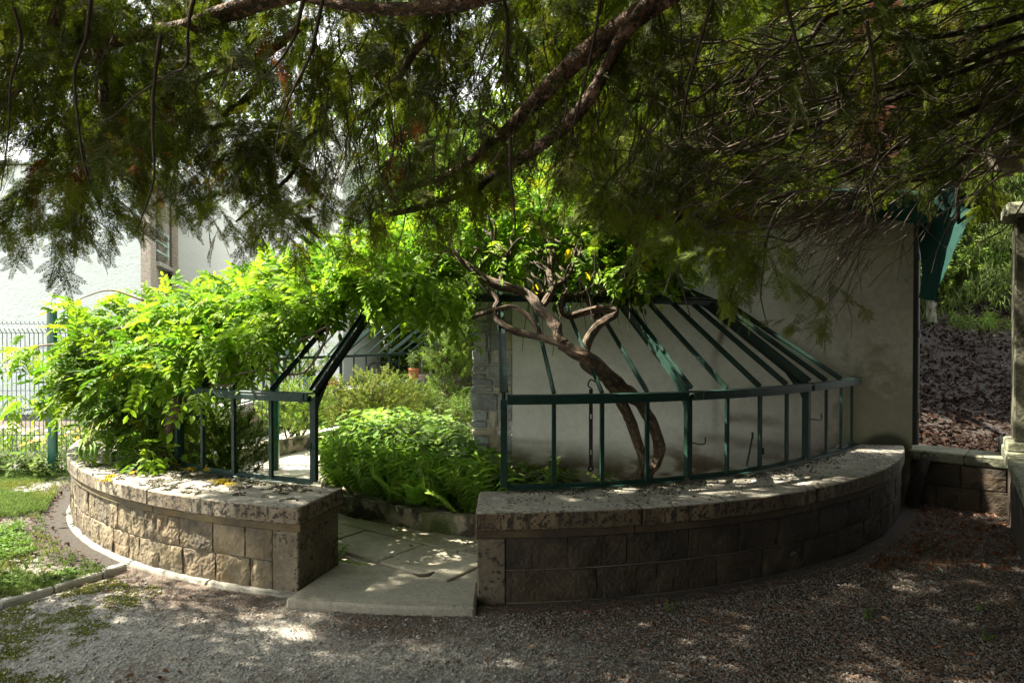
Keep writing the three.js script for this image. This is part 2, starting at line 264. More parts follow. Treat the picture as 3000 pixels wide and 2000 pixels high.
// ================= THE SETTING: ground =================
const X0 = -6.5, X1 = 6.5, Z0 = 1.6, Z1 = 8.6;
const mossAt = (X, Z) => { const d = sst(-1.0, -2.6, X + (Z - 3.6) * -0.05) * sst(4.9, 4.2, Z + (X + 2.4) * 0.55 - 0.0), n = 0.6 * fbm(X * 2.6 + 40, Z * 4.2 + 40, 3) + 0.4 * fbm(X * 11 + 5, Z * 14, 3); return sst(0.47, 0.62, n * (0.35 + 0.75 * d)) * d; };
const litterAt = (X, Z) => clamp(0.18 + 0.75 * sst(-0.6, 1.8, X) + 0.55 * sst(0.55, 0.05, Math.abs(Math.hypot(X - CX, Z - CZ) - 4.55)) + (0.9 * fbm(X * 1.7 + 11, Z * 2.4 + 3, 4) - 0.5));
{
  const map = tex(2048, 1100, (u, v) => {
    const X = lerp(X0, X1, u), Z = lerp(Z0, Z1, v), f = fbm(X * 34, Z * 34, 3), g = hash(Math.floor(X * 150), Math.floor(Z * 150), 1), g2 = vn(X * 70, Z * 70), li = litterAt(X, Z);
    let c = mixc([0.30, 0.285, 0.25], [0.2, 0.185, 0.16], fbm(X * 2.2, Z * 3, 4)); c = mulc(c, 0.55 + 0.4 * g + 0.5 * (g2 - 0.3));
    c = mixc(c, mulc(mixc([0.085, 0.067, 0.052], [0.036, 0.028, 0.022], sst(-0.5, 1.6, X)), 0.6 + 0.8 * g), sst(0.35, 0.75, li * 0.8 + f * 0.35));  // litter colour falls darker to the right, painting in the shade there
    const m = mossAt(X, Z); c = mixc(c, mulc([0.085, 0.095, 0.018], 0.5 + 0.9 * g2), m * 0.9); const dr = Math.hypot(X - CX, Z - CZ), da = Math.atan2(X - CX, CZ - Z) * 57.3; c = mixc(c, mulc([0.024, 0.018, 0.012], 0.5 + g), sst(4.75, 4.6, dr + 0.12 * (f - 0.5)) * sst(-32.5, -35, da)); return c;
  });
  map.wrapS = map.wrapT = THREE.ClampToEdgeWrapping;
  const g = new THREE.PlaneGeometry(X1 - X0, Z1 - Z0, 130, 70).rotateX(-Math.PI / 2).translate((X0 + X1) / 2, 0, -(Z0 + Z1) / 2), p = g.attributes.position;
  const uv = new Float32Array(p.count * 2);
  for (let i = 0; i < p.count; i++) { const X = p.getX(i), Z = -p.getZ(i); uv[2 * i] = (X - X0) / (X1 - X0); uv[2 * i + 1] = (Z - Z0) / (Z1 - Z0); p.setY(i, 0.014 * (fbm(X * 1.6, Z * 1.6, 3) - 0.5)); }
  g.setAttribute('uv', new THREE.BufferAttribute(uv, 2)); g.computeVertexNormals();
  const bt = tex(512, 512, (u, v) => 0.5 * vn(u * 150, v * 150, 2, 150) + 0.5 * fbm(u * 50, v * 50, 3, 50), false); bt.repeat.set(10, 5.4);
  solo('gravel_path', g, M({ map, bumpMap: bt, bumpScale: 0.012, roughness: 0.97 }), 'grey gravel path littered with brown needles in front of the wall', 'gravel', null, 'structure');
  const far = new THREE.PlaneGeometry(400, 400).rotateX(-Math.PI / 2); boxUV(far.toNonIndexed());
  solo('ground', boxUV(new THREE.PlaneGeometry(400, 400).rotateX(-Math.PI / 2).translate(0, -0.03, -60)), mat.soil, 'bare dark earth under the whole garden', 'ground', null, 'structure');
}
// loose stones on the gravel
{
  const g = new THREE.IcosahedronGeometry(1, 0); white(g); const list = [];
  while (list.length < 52000) {
    const Z = 2.6 + 4 * Math.pow(R(), 1.6), X = rr(-0.85, 0.85) * Z; if (Math.hypot(X - CX, Z - CZ) < 4.5) continue; if (X < -2.55 - (4.6 - Z) * 0.62) continue;
    const right = sst(-1.2, 0.8, X), keep = 0.12 + 0.75 * right + 0.35 * mossAt(X, Z); if (R() > keep * (0.35 + fbm(X * 3, Z * 3, 2))) continue;
    const s = rr(0.0028, 0.0062) * (R() < 0.06 ? 1.7 : 1), k = rr(0.16, 0.46) * (1 - 0.25 * R()) * (1 - 0.5 * right);  // pebble tone lowered to the right as painted shade
    list.push([W(X, s * 0.35 + 0.003, Z), rdir().setY(0.2), V(rr(-0.4, 0.4), 1, rr(-0.4, 0.4)).normalize(), [s * rr(0.8, 1.5), s * rr(0.5, 0.8), s], C(k, k * 0.95, k * 0.86)]);
  }
  stuff('pebbles', g, M({ vertexColors: true }), list, 'small pale pebbles scattered over the gravel path', 'pebbles');
}
// brown needles on the gravel
{
  const g = white(new THREE.BoxGeometry(0.0022, 0.0012, 0.024)), list = [];
  while (list.length < 22000) { const Z = 2.6 + 3.6 * Math.pow(R(), 1.4), X = rr(-0.85, 0.85) * Z; if (Math.hypot(X - CX, Z - CZ) < 4.42 || X < -2.6 - (4.6 - Z) * 0.62 || R() > litterAt(X, Z)) continue; list.push([W(X, 0.008, Z), V(rr(-1, 1), rr(-0.12, 0.12), rr(-1, 1)), V(0, 1, 0), rr(0.7, 1.3), mulcC([0.13, 0.075, 0.045], rr(0.5, 1.5))]); }
  stuff('fallen_needles', g, M({ vertexColors: true }), list, 'brown yew needles lying over the gravel', 'needle litter');
}
function mulcC(c, k) { return C(c[0] * k, c[1] * k, c[2] * k); }
// moss cushions
{
  const g = white(new THREE.ConeGeometry(0.008, 0.014, 5, 1)), list = []; let n = 0;
  while (list.length < 16000 && n++ < 400000) { const Z = rr(2.9, 4.9), X = rr(-3.0, -0.6); if (Math.hypot(X - CX, Z - CZ) < 4.5 || X < -2.5 - (4.6 - Z) * 0.66 || R() > mossAt(X, Z) ** 1.4) continue; list.push([W(X, 0.004, Z), V(rr(-1, 1), 0, rr(-1, 1)), V(rr(-0.3, 0.3), 1, rr(-0.3, 0.3)).normalize(), rr(0.35, 0.85), mulcC([0.15, 0.17, 0.02], rr(0.45, 1.4))]); }
  stuff('moss', g, M({ vertexColors: true, roughness: 1 }), list, 'low green moss growing on the gravel beside the stone kerb', 'moss');
}
// lawn on the left with its stone kerb
{
  const sh = new THREE.Shape(); const ring = [];
  const kerb = [[-3.9, 2.5], [-3.35, 3.35], [-2.98, 3.95], [-2.68, 4.46], [-2.6, 4.6]];
  kerb.forEach(([x, z], i) => i ? sh.lineTo(x, z) : sh.moveTo(x, z)); for (let a = -33; a >= -88; a -= 5) { const q = P(a, 4.6, 0); sh.lineTo(q.x, -q.z); } sh.lineTo(-4.8, 10); sh.lineTo(-16, 10); sh.lineTo(-16, 2.5);
  const g = new THREE.ShapeGeometry(sh).rotateX(Math.PI / 2).translate(0, 0.03, 0); g.scale(1, 1, 1); for (let i = 0; i < g.index.count; i += 3) { const a = g.index.getX(i); g.index.setX(i, g.index.getX(i + 1)); g.index.setX(i + 1, a); } g.computeVertexNormals();
  const map = tex(1024, 1024, (u, v) => { const n = fbm(u * 5, v * 5, 4, 5, 12), f = fbm(u * 60, v * 60, 3, 60, 4); return mulc(mixc([0.07, 0.09, 0.028], [0.075, 0.055, 0.036], sst(0.4, 0.56, n)), 0.5 + 0.9 * f); });
  map.repeat.set(0.5, 0.5); const lm = M({ map, bumpMap: stoneBump, bumpScale: 0.01 });
  solo('lawn', boxUV(g.toNonIndexed()), lm, 'patchy green lawn between the fence, the curved wall and the kerb', 'lawn', null, 'structure');
  const kt = thing('path_kerb', 'narrow row of pale kerb stones between the lawn and the gravel', 'kerb', W(-3, 0, 4));
  for (let i = 0; i < 4; i++) { const [x0, z0] = kerb[i], [x1, z1] = kerb[i + 1], n = i === 3 ? 1 : 2; for (let k = 0; k < n; k++) { const q = t => [lerp(x0, x1, t), lerp(z0, z1, t)], a = q((k + 0.01) / n), b = q((k + 0.99) / n), nx = -(b[1] - a[1]), nz = b[0] - a[0], L = Math.hypot(nx, nz), j = rr(-0.006, 0.006); part(kt, 'kerb_stone', block(L, 0.1, 0.07, (u, v, w) => W(lerp(a[0], b[0], u) + nx / L * (w * 0.07), -0.07 + v * 0.11 + j + 0.004 * fbm(u * 5 + i, w * 3, 2), lerp(a[1], b[1], u) + nz / L * (w * 0.07)), { b: 0.01, nu: 6 }), mat.concrete); } }
  // grass
  const bl = () => { const pos = [], col = []; for (let i = 0; i < 9; i++) { const a = rr(0, 6.28), d = V(Math.cos(a) * rr(0.2, 0.9), 1, Math.sin(a) * rr(0.2, 0.9)).normalize(), o = V(rr(-0.02, 0.02), 0, rr(-0.02, 0.02)), h = rr(0.025, 0.06), s = V(Math.sin(a), 0, -Math.cos(a)).multiplyScalar(0.0018), m = o.clone().addScaledVector(d, h * 0.6), t = o.clone().addScaledVector(d, h); t.y -= h * 0.15; for (const q of [o.clone().sub(s), o.clone().add(s), m.clone().add(s), o.clone().sub(s), m.clone().add(s), m.clone().sub(s), m.clone().sub(s), m.clone().add(s), t]) { pos.push(q.x, q.y, q.z); const k = rr(0.7, 1.2); col.push(k, k, k); } } return finish(pos, col); };
  const list = []; let n = 0;
  while (list.length < 30000 && n++ < 300000) { const Z = 3.4 + 4.4 * Math.pow(R(), 1.2), X = rr(-0.9, -0.4) * Z; if (Math.hypot(X - CX, Z - CZ) < 4.56 || X > -2.62 - (4.6 - Z) * 0.63 || Z > 7.9) continue; const n2 = fbm(X * 1.3 + 8, Z * 1.3, 3); if (R() > 0.06 + sst(0.36, 0.6, n2) || (Math.hypot(X - CX, Z - CZ) < 4.9 && R() < 0.45)) continue; const dry = sst(0.5, 0.7, fbm(X * 2 + 30, Z * 2, 3)); const k = rr(0.7, 1.35); list.push([W(X, 0.028, Z), V(rr(-1, 1), 0, rr(-1, 1)), V(0, 1, 0), rr(0.5, 1.0), C((0.8 + dry * 0.35) * k, (0.9 + dry * 0.08) * k, 0.8 * k)]); }
  stuff('grass', bl(), mat.grass, list, 'short thin grass growing on the lawn', 'grass');
  const wp = sprig(0.05, 7, 0.05, 0.02, 1.3, 0.2), wl = []; n = 0;
  while (wl.length < 900 && n++ < 60000) { const Z = rr(3.7, 5.6), X = rr(-0.85, -0.55) * Z; if (Math.hypot(X - CX, Z - CZ) < 4.72 || X > -2.7 - (4.6 - Z) * 0.63 || fbm(X * 2.2, Z * 2.2, 2) < 0.42) continue; wl.push([W(X, 0.025, Z), V(rr(-0.4, 0.4), 1, rr(-0.4, 0.4)), V(1, 0, 0), rr(0.4, 0.9), tone(0.75).lerp(C(0.5, 0.75, 0.7), 0.3)]); }
  stuff('lawn_weeds', wp, mat.bed, wl, 'low broad-leaved weeds and clover in the lawn near the kerb', 'weeds');
}
// ================= LOW STONE WALLS (curved) =================
const HC = 0.55;
function rockBlock(a0, a1, h0, h1, r, s) {                        // rock-faced stone with a drafted margin
  const wA = (a1 - a0) * Math.PI / 180 * r, ga = 0.002 / r * 180 / Math.PI, gh = 0.0018;
  return block(Math.abs(wA), h1 - h0, 0.14, (u, v, w, o) => P(lerp(a0 + ga, a1 - ga, u), r - 0.14 + w * 0.14 + o, lerp(h0 + gh, h1 - gh, v)), { b: 0.003, nu: 10, nv: 7, crease: 0.8, off: (u, v, w) => w > 0.99 ? 0.044 * sst(0, 0.16, Math.min(u, 1 - u)) * sst(0, 0.22, Math.min(v, 1 - v)) * (fbm(u * 4.5 + s, v * 3 + s * 3, 4, 0, s) - 0.34) : 0 });
}
function lowWall(base, label, a0, a1, capJoints, blocks, { foot, sides, rF = 4.355, dim = false }) {
  const t = thing('low_wall', label, 'garden wall', base);
  part(t, 'wall_core', block(3, HC - 0.12, 0.4, (u, v, w) => P(lerp(a0 + Math.sign(a1 - a0), a1, u), 3.88 + w * (rF - 0.004 - 3.88), -0.05 + v * (HC - 0.07)), { b: 0.002, nu: 24 }), mat.mortar);
  const joints = [a0, ...capJoints, a1];
  for (let i = 0; i < joints.length - 1; i++) {
    const A = joints[i], B = joints[i + 1], g0 = i ? 0.035 : 0, L = Math.abs(B - A) * 0.076, jj = rr(-0.002, 0.002), nu = Math.max(4, Math.round(L * 6));
    part(t, 'coping_stone', block(L, 0.108, 0.54, (u, v, w) => P(lerp(A + Math.sign(B - A) * g0, B - Math.sign(B - A) * 0.035, u), 3.83 + w * 0.56 + 0.003 * fbm(u * L * 4, v, 2), HC - 0.108 + v * 0.108 + jj + (v > 0.9 ? 0.004 * (fbm(u * L * 3, w * 3, 2) - 0.5) : 0)), { b: 0.009, nu, nw: 4 }), dim ? mat.capSetShade : mat.capSet);
    const A2 = A + (i ? Math.sign(B - A) * -0.5 : 0.0);
    part(t, 'string_course', block(L, 0.05, 0.4, (u, v, w) => P(lerp(A2, B - Math.sign(B - A) * 0.55, u), 3.86 + w * (4.374 - 3.86), HC - 0.158 + v * 0.0498), { b: 0.006, nu }), dim ? mat.stringShade : mat.string);
  }
  blocks.forEach((row, ri) => { const [h0, h1, js] = row; for (let i = 0; i < js.length - 1; i++) { const A = Math.min(js[i], js[i + 1]), B = Math.max(js[i], js[i + 1]); part(t, 'stone_block', rockBlock(A, B, h0, h1, rF, i * 3.7 + ri * 17 + a0), (dim ? mat.ashShade : mat.ash)[(i * 7 + ri * 3) % 4]); } });
  if (foot) for (let i = 0; i < foot.length - 1; i++) part(t, 'footing', block(1, 0.07, 0.12, (u, v, w) => P(lerp(foot[i], foot[i + 1] + 0.05, u), 4.30 + w * (0.115 - 0.035 * v) + 0.015 * fbm(u * 9 + i, v * 2, 2), -0.04 + v * 0.062), { b: 0.012, nu: 14 }), mat.footing);
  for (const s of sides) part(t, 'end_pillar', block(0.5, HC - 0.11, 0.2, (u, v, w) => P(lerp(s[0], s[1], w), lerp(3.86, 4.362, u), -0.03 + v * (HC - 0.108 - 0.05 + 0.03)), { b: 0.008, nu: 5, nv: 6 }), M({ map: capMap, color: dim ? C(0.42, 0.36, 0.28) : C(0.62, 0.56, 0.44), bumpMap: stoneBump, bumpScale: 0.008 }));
  return t;
}
const leftJ = []; { let a = -16.6; const up = [2.7, 3.4, 4.0, 3.0, 2.0, 2.2, 2.6, 2.4, 3.1, 2.2, 3.5, 2.7, 3.2, 2.5, 3.4, 3, 3.6, 3, 3.3, 3, 3]; const lo = [2.2, 3.6, 3.9, 3.2, 3.0, 1.9, 3.0, 3.3, 2.5, 3.4, 2.8, 3.5, 2.9, 3.2, 3, 3.4, 3, 3.3, 3]; const mk = arr => { const o = [a]; for (const w of arr) o.push(o[o.length - 1] - w); return o; }; leftJ.push([0.2, 0.392, mk(up)], [0.005, 0.198, mk(lo)]); }
const wallL = lowWall(P(-30, 4.2, 0), 'curved low stone wall in two courses left of the doorway, with a thick lichened coping', -13.9, -82, [-30.6, -46.5, -63], leftJ, { foot: [-14.2, -23, -33.5, -46, -60, -78], sides: [[-14.2, -16.6]] });
const rightJ = []; { const mk = (a, arr) => { const o = [a]; for (const w of arr) o.push(o[o.length - 1] + w); return o; }; rightJ.push([0.2, 0.392, mk(2.6, [4.9, 4.8, 5.5, 5.0, 4.6, 5.4, 5, 4.7, 5.2, 5, 5.6, 5])], [0.005, 0.198, mk(2.6, [7.2, 5.1, 5.6, 4.9, 5.3, 5, 5.5, 5, 5.4, 5, 5])]); }
const wallR = lowWall(P(30, 4.2, 0), 'curved low stone wall right of the doorway, dark below and dappled on its wide coping', 0.25, 63.6, [13.5, 31.9, 48.5], rightJ, { sides: [[0.4, 2.6]], dim: true });  // dim: shade of this wall is put into its stone colours
// moss crumbs and grit along the coping tops
{
  const g = white(new THREE.IcosahedronGeometry(0.006, 0)), mk = (a0, a1, n, dense) => { const l = []; let k = 0; while (l.length < n && k++ < 90000) { const a = rr(a0, a1), w = Math.pow(R(), dense); const r = 3.87 + w * 0.48; if (fbm(a * 0.9, r * 9, 3) < 0.4 + 0.25 * w) continue; l.push([P(a, r, HC + 0.002), rdir(), V(0, 1, 0), [rr(0.5, 1.8), rr(0.3, 0.8), rr(0.5, 1.8)], mulcC(R() < 0.25 ? [0.06, 0.075, 0.015] : [0.035, 0.028, 0.018], rr(0.5, 1.5))]); } return l; };
  copies(wallL, 'moss_crumbs', g, M({ vertexColors: true }), mk(-15, -50, 2600, 0.9)); copies(wallR, 'moss_crumbs', g, M({ vertexColors: true }), mk(3, 60, 1500, 3.2));
}
// doorstep and paving
solo('door_step', block(0.97, 0.1, 0.42, (u, v, w) => P(lerp(-13.9, 0.35, u), 4.13 + w * 0.41, -0.045 + v * 0.1), { b: 0.014, nu: 12 }), M({ map: paveMap, color: C(0.85, 0.82, 0.74), bumpMap: stoneBump, bumpScale: 0.004 }), 'worn pale stone doorstep between the two curved walls', 'doorstep');
{
  const t = tag(thing('paving', 'pale stone slabs laid as the path inside the greenhouse', 'paving', P(-10, 3, 0)), null, null, null, 'structure');
  part(t, 'paving_bed', boxUV(new THREE.CircleGeometry(4.2, 60).rotateX(-Math.PI / 2).translate(CX, 0.03, -CZ).toNonIndexed()), M({ map: paveMap, color: C(1.1, 1.05, 0.95), bumpMap: stoneBump, bumpScale: 0.004 }));
  const tones = [1, 0.9, 1.08, 0.95].map(k => M({ map: paveMap, color: C(1.2 * k, 1.14 * k, 1.02 * k), bumpMap: stoneBump, bumpScale: 0.004 }));
  const ang = 0.62, ca = Math.cos(ang), sa = Math.sin(ang); let n = 0;
  for (let i = -7; i < 14; i++) for (let j = -9; j < 9; j++) {
    const lw = 0.62, ld = 0.46, u0 = i * lw + (j % 2 ? 0.31 : 0), v0 = j * ld, mid = [-0.9 + (u0 + 0.3) * -ca + (v0 + 0.2) * sa, 5.2 + (u0 + 0.3) * sa + (v0 + 0.2) * ca];
    const rad = Math.hypot(mid[0] - CX, mid[1] - CZ); const far = [[0, 0], [lw, 0], [0, ld], [lw, ld]].some(([a, b]) => { const A = u0 + a, B = v0 + b; return Math.hypot(-0.9 - A * ca + B * sa - CX, 5.2 + A * sa + B * ca - CZ) > 4.3; }); if (far || mid[0] > 0.7 || rad < 1.2) continue; const jj = rr(-0.004, 0.004), off = n++;
    part(t, 'slab', block(lw, 0.04, ld, (u, v, w) => { const a = u0 + 0.006 + u * (lw - 0.012), b = v0 + 0.006 + w * (ld - 0.012); return W(-0.9 - a * ca + b * sa, 0.012 + v * 0.038 + jj + 0.002 * vn(u * 3 + off, w * 3), 5.2 + a * sa + b * ca); }, { b: 0.006 }), tones[n % 4]);
  }
}
// planting beds with rough kerbs
function bed(pts, h, label, kerbLabel, kw = 0.1, soilH = -0.02) {
  const sh = new THREE.Shape(pts.map(([x, z]) => new THREE.Vector2(x, -z))), g = new THREE.ShapeGeometry(sh).rotateX(-Math.PI / 2).translate(0, h + soilH, 0);
  solo('soil', boxUV(g.toNonIndexed()), mat.soil, label, 'soil', null, 'structure');
}
function roughKerb(pts, h, w, label) {
  const c = new THREE.CatmullRomCurve3(pts.map(([x, z]) => W(x, 0, z))), L = c.getLength();
  solo('bed_kerb', block(L, h, w, (u, v, q) => { const p = c.getPoint(u), t = c.getTangent(u), n = V(-t.z, 0, t.x); const k = (q - 0.5) * w * (1 - 0.25 * v) + 0.035 * (fbm(u * L * 6, v * 2 + q * 3, 3) - 0.5); return p.addScaledVector(n, k).setY(0.02 + v * h + (v > 0.9 ? 0.05 * (fbm(u * L * 5, q * 2 + 9, 3) - 0.5) : 0)); }, { b: 0.015, nu: Math.round(L * 14), nv: 4, nw: 3, crease: 1.2 }), mat.mossKerb, label, 'kerb');
}
const bedA = [[-1.62, 6.2], [-1.15, 5.72], [-0.3, 5.28], [0.5, 4.98], [1.4, 5.3], [2.9, 6.3], [1.0, 6.8], [-0.4, 7.1], [-0.9, 9], [-1.5, 9.6], [-2.2, 9.2], [-2.1, 7.8], [-1.85, 6.9]];
bed(bedA, 0.2, 'dark soil of the middle planting bed and under the vine', '');
roughKerb([[-2.15, 8.1], [-1.95, 7.2], [-1.72, 6.4], [-1.45, 5.93], [-0.9, 5.53], [-0.3, 5.23], [0.6, 4.9]], 0.19, 0.12, 'rough mossy concrete kerb curving round the middle planting bed');
bed([[-3.6, 6.7], [-3.15, 8.3], [-2.45, 9.5], [-1.2, 10.9], [-2.4, 13.5], [-4.4, 12], [-4.1, 8.4], [-3.9, 7]], 0.22, 'dark soil of the outer planting bed behind the path', '');
roughKerb([[-3.62, 6.6], [-3.3, 7.8], [-3.12, 8.45], [-2.55, 9.5], [-1.7, 10.6]], 0.22, 0.14, 'rough mossy concrete kerb along the far side of the inner path');
roughKerb([[-1.1, 9.4], [-0.5, 9.2], [0.3, 9.0]], 0.2, 0.3, 'pale flat stone edge behind the middle bed, beside the stone pier');

// ================= PARTITION WALL =================
const wz = X => 6.85 - 0.111 * X;                                // face of the white wall
const partition = thing('partition_wall', 'tall white rendered wall with a stone-built left end, stained and algae-green below', 'wall', W(2, 0, 6.8));
{
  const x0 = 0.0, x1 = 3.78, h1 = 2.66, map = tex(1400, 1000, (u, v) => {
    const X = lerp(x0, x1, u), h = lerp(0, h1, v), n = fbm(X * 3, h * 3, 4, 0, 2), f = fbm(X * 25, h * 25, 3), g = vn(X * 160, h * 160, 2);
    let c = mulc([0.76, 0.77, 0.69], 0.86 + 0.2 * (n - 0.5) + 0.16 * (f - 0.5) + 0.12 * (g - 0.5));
    c = mixc(c, mulc([0.27, 0.24, 0.2], 0.8 + 0.4 * f), 0.88 * sst(1.5, 3.5, X + 0.5 * (n - 0.5)));  // paints the fall-off of light: render colour darkens towards the right end
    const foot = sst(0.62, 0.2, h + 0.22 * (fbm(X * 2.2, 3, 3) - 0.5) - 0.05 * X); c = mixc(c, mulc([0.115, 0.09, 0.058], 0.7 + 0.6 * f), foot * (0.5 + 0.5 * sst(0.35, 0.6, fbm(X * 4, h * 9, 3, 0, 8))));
    const line = sst(0.05, 0, Math.abs(h - (0.5 - 0.04 * X + 0.05 * fbm(X * 3, 1, 2)))) * sst(0.9, 0.3, X); c = mixc(c, [0.2, 0.17, 0.12], line * 0.35);
    for (const [lx, hh, wd, s] of [[2.0, 0.78, 0.75, 0.5], [2.2, 1.07, 0.7, 0.32], [1.75, 0.6, 0.6, 0.4], [2.1, 0.55, 0.8, 0.45]]) { const y = hh - 0.05 * (X - lx) + 0.05 * (fbm(X * 4, hh * 9, 3) - 0.5); c = mixc(c, [0.14, 0.125, 0.1], 1.5 * s * sst(0, 0.15, X - lx) * sst(wd, wd * 0.6, X - lx) * sst(0.085, 0.0, Math.abs(h - y)) * (0.4 + 0.9 * f)); }
    const bx = sst(0.06, 0.0, Math.abs(X - 1.98)) * sst(0.3, 0.9, h) * sst(1.4, 1.2, h); c = mixc(c, [0.2, 0.18, 0.14], bx * 0.4);
    const drip = sst(0.05 + 0.02 * vn(h * 6, 2), 0.0, Math.abs(X - (2.08 - 0.22 * (1.9 - h) + 0.03 * vn(h * 3, 7)))) * sst(1.2, 1.6, h) * sst(1.97, 1.88, h); c = mixc(c, [0.1, 0.075, 0.05], drip * 0.75);
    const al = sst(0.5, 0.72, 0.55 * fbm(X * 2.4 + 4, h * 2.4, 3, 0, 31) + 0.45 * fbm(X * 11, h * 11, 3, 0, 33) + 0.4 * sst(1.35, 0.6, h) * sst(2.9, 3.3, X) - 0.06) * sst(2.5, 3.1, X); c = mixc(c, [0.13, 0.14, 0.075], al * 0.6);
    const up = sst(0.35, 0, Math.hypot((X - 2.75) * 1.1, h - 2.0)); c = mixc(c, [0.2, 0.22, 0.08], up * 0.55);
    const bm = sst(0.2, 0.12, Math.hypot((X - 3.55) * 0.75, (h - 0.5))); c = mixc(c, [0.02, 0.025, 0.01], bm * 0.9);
    const cr = sst(0.006, 0, Math.abs(h - (1.25 + 0.03 * Math.sin(X * 9) - 0.04 * X + 0.1))) * sst(2.7, 3.3, X); return mixc(c, [0.15, 0.13, 0.11], cr * 0.8);
  });
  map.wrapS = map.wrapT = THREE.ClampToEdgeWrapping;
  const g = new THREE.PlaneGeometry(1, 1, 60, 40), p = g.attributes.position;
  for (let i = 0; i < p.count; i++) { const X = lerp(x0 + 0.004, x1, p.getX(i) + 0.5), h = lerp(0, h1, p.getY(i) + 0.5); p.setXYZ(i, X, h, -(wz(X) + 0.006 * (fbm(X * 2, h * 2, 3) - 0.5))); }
  const body = block(3.8, 2.66, 0.3, (u, v, w) => { const X = lerp(x0, x1 - 0.003, u); return W(X, v * 2.655, wz(X) + 0.008 + w * 0.3); }, { b: 0.004 });
  part(partition, 'wall_body', body, M({ color: C(0.42, 0.42, 0.38), bumpMap: grainBump, bumpScale: 0.003 }));
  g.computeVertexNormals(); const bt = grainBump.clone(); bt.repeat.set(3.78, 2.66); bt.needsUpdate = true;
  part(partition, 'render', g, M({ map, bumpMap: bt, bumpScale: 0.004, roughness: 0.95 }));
  // the stone end: individual stones in rough courses
  const tones = [[0.44, 0.46, 0.44], [0.5, 0.49, 0.43], [0.36, 0.39, 0.39], [0.58, 0.52, 0.38], [0.5, 0.47, 0.38]].map((c, i) => M({ map: tex(256, 256, (u, v) => mulc(c, 0.45 + 0.75 * fbm(u * 8, v * 8, 5, 8, i * 9) + 0.25 * sst(0.62, 0.7, fbm(u * 12, v * 12, 3, 12, i)))), bumpMap: stoneBump, bumpScale: 0.02 }));
  part(partition, 'mortar', block(0.4, 2.6, 0.34, (u, v, w) => W(lerp(-0.375, -0.003, u), v * 2.62, wz(-0.2) + 0.012 + w * 0.3), { b: 0.01 }), M({ color: C(0.5, 0.48, 0.4), bumpMap: grainBump, bumpScale: 0.008 }));
  let h = 0.0, k = 0; const RS = rng(52);
  while (h < 2.55) {
    const ch = 0.075 + RS() * 0.11, xs = [-0.4]; const n = RS() < 0.3 ? 2 : 3; const cut = [0.33 + RS() * 0.2, 0.62 + RS() * 0.16]; if (n === 3) xs.push(-0.4 + 0.41 * cut[0], -0.4 + 0.41 * cut[1]); else xs.push(-0.4 + 0.41 * (0.4 + RS() * 0.25)); xs.push(0.012);
    for (let i = 0; i < xs.length - 1; i++) {
      const split = RS() < 0.22 && ch > 0.12, hs = split ? [[h, h + ch * 0.45], [h + ch * 0.45, h + ch]] : [[h, h + ch]];
      for (const [a, b] of hs) { const s = k++ * 3.1, jx = (RS() - 0.5) * 0.014, pr = 0.012 + RS() * 0.022, tx = xs[i] + (i === 0 ? (RS() - 0.6) * 0.03 : 0.006), ex = xs[i + 1] - 0.006;
        part(partition, 'stone', block(ex - tx, b - a, 0.1, (u, v, w, o) => W(lerp(tx, ex, u) + jx * (v - 0.5) + 0.01 * (vn(v * 2 + s, w) - 0.5), lerp(a + 0.006, b - 0.006, v) + 0.012 * (vn(u * 2.5 + s, 4) - 0.5), wz(-0.2) + 0.07 - w * (0.07 + pr) - o), { b: 0.013, nu: 5, nv: 4, crease: 0.55, off: (u, v, w) => w > 0.99 ? 0.034 * (fbm(u * 3 + s, v * 2.5 + s, 3) - 0.5) : 0 }), tones[Math.floor(RS() * RS() * 5)]); }
    }
    h += ch;
  }
  // cornice and coping
  for (const [d, a, b] of [[0.03, 2.66, 2.72], [0.055, 2.722, 2.82], [0.09, 2.822, 2.86]]) part(partition, 'cornice', block(3.9, b - a, 0.4, (u, v, w) => { const X = lerp(-0.4, 3.83, u); return W(X, lerp(a, b, v), wz(X) - d + w * (0.36 + d)); }, { b: 0.008, nu: 6 }), M({ map: capMap, color: C(0.75, 0.72, 0.66) }));
}
// the downpipe at the dark corner
{
  const t = thing('downpipe', 'dark round drainpipe at the right corner of the white wall', 'drainpipe', W(3.96, 0.4, 6.75)); const g = merge([new THREE.CylinderGeometry(0.05, 0.05, 2.25, 16).translate(3.96, 1.55, -6.72)]);
  part(t, 'pipe', g, mat.iron); for (const h of [0.8, 1.6, 2.35]) part(t, 'collar', new THREE.CylinderGeometry(0.058, 0.058, 0.06, 16).translate(3.96, h, -6.72), mat.iron);
  part(t, 'hopper', new THREE.CylinderGeometry(0.09, 0.055, 0.16, 12).translate(3.96, 2.74, -6.72), mat.iron);
}
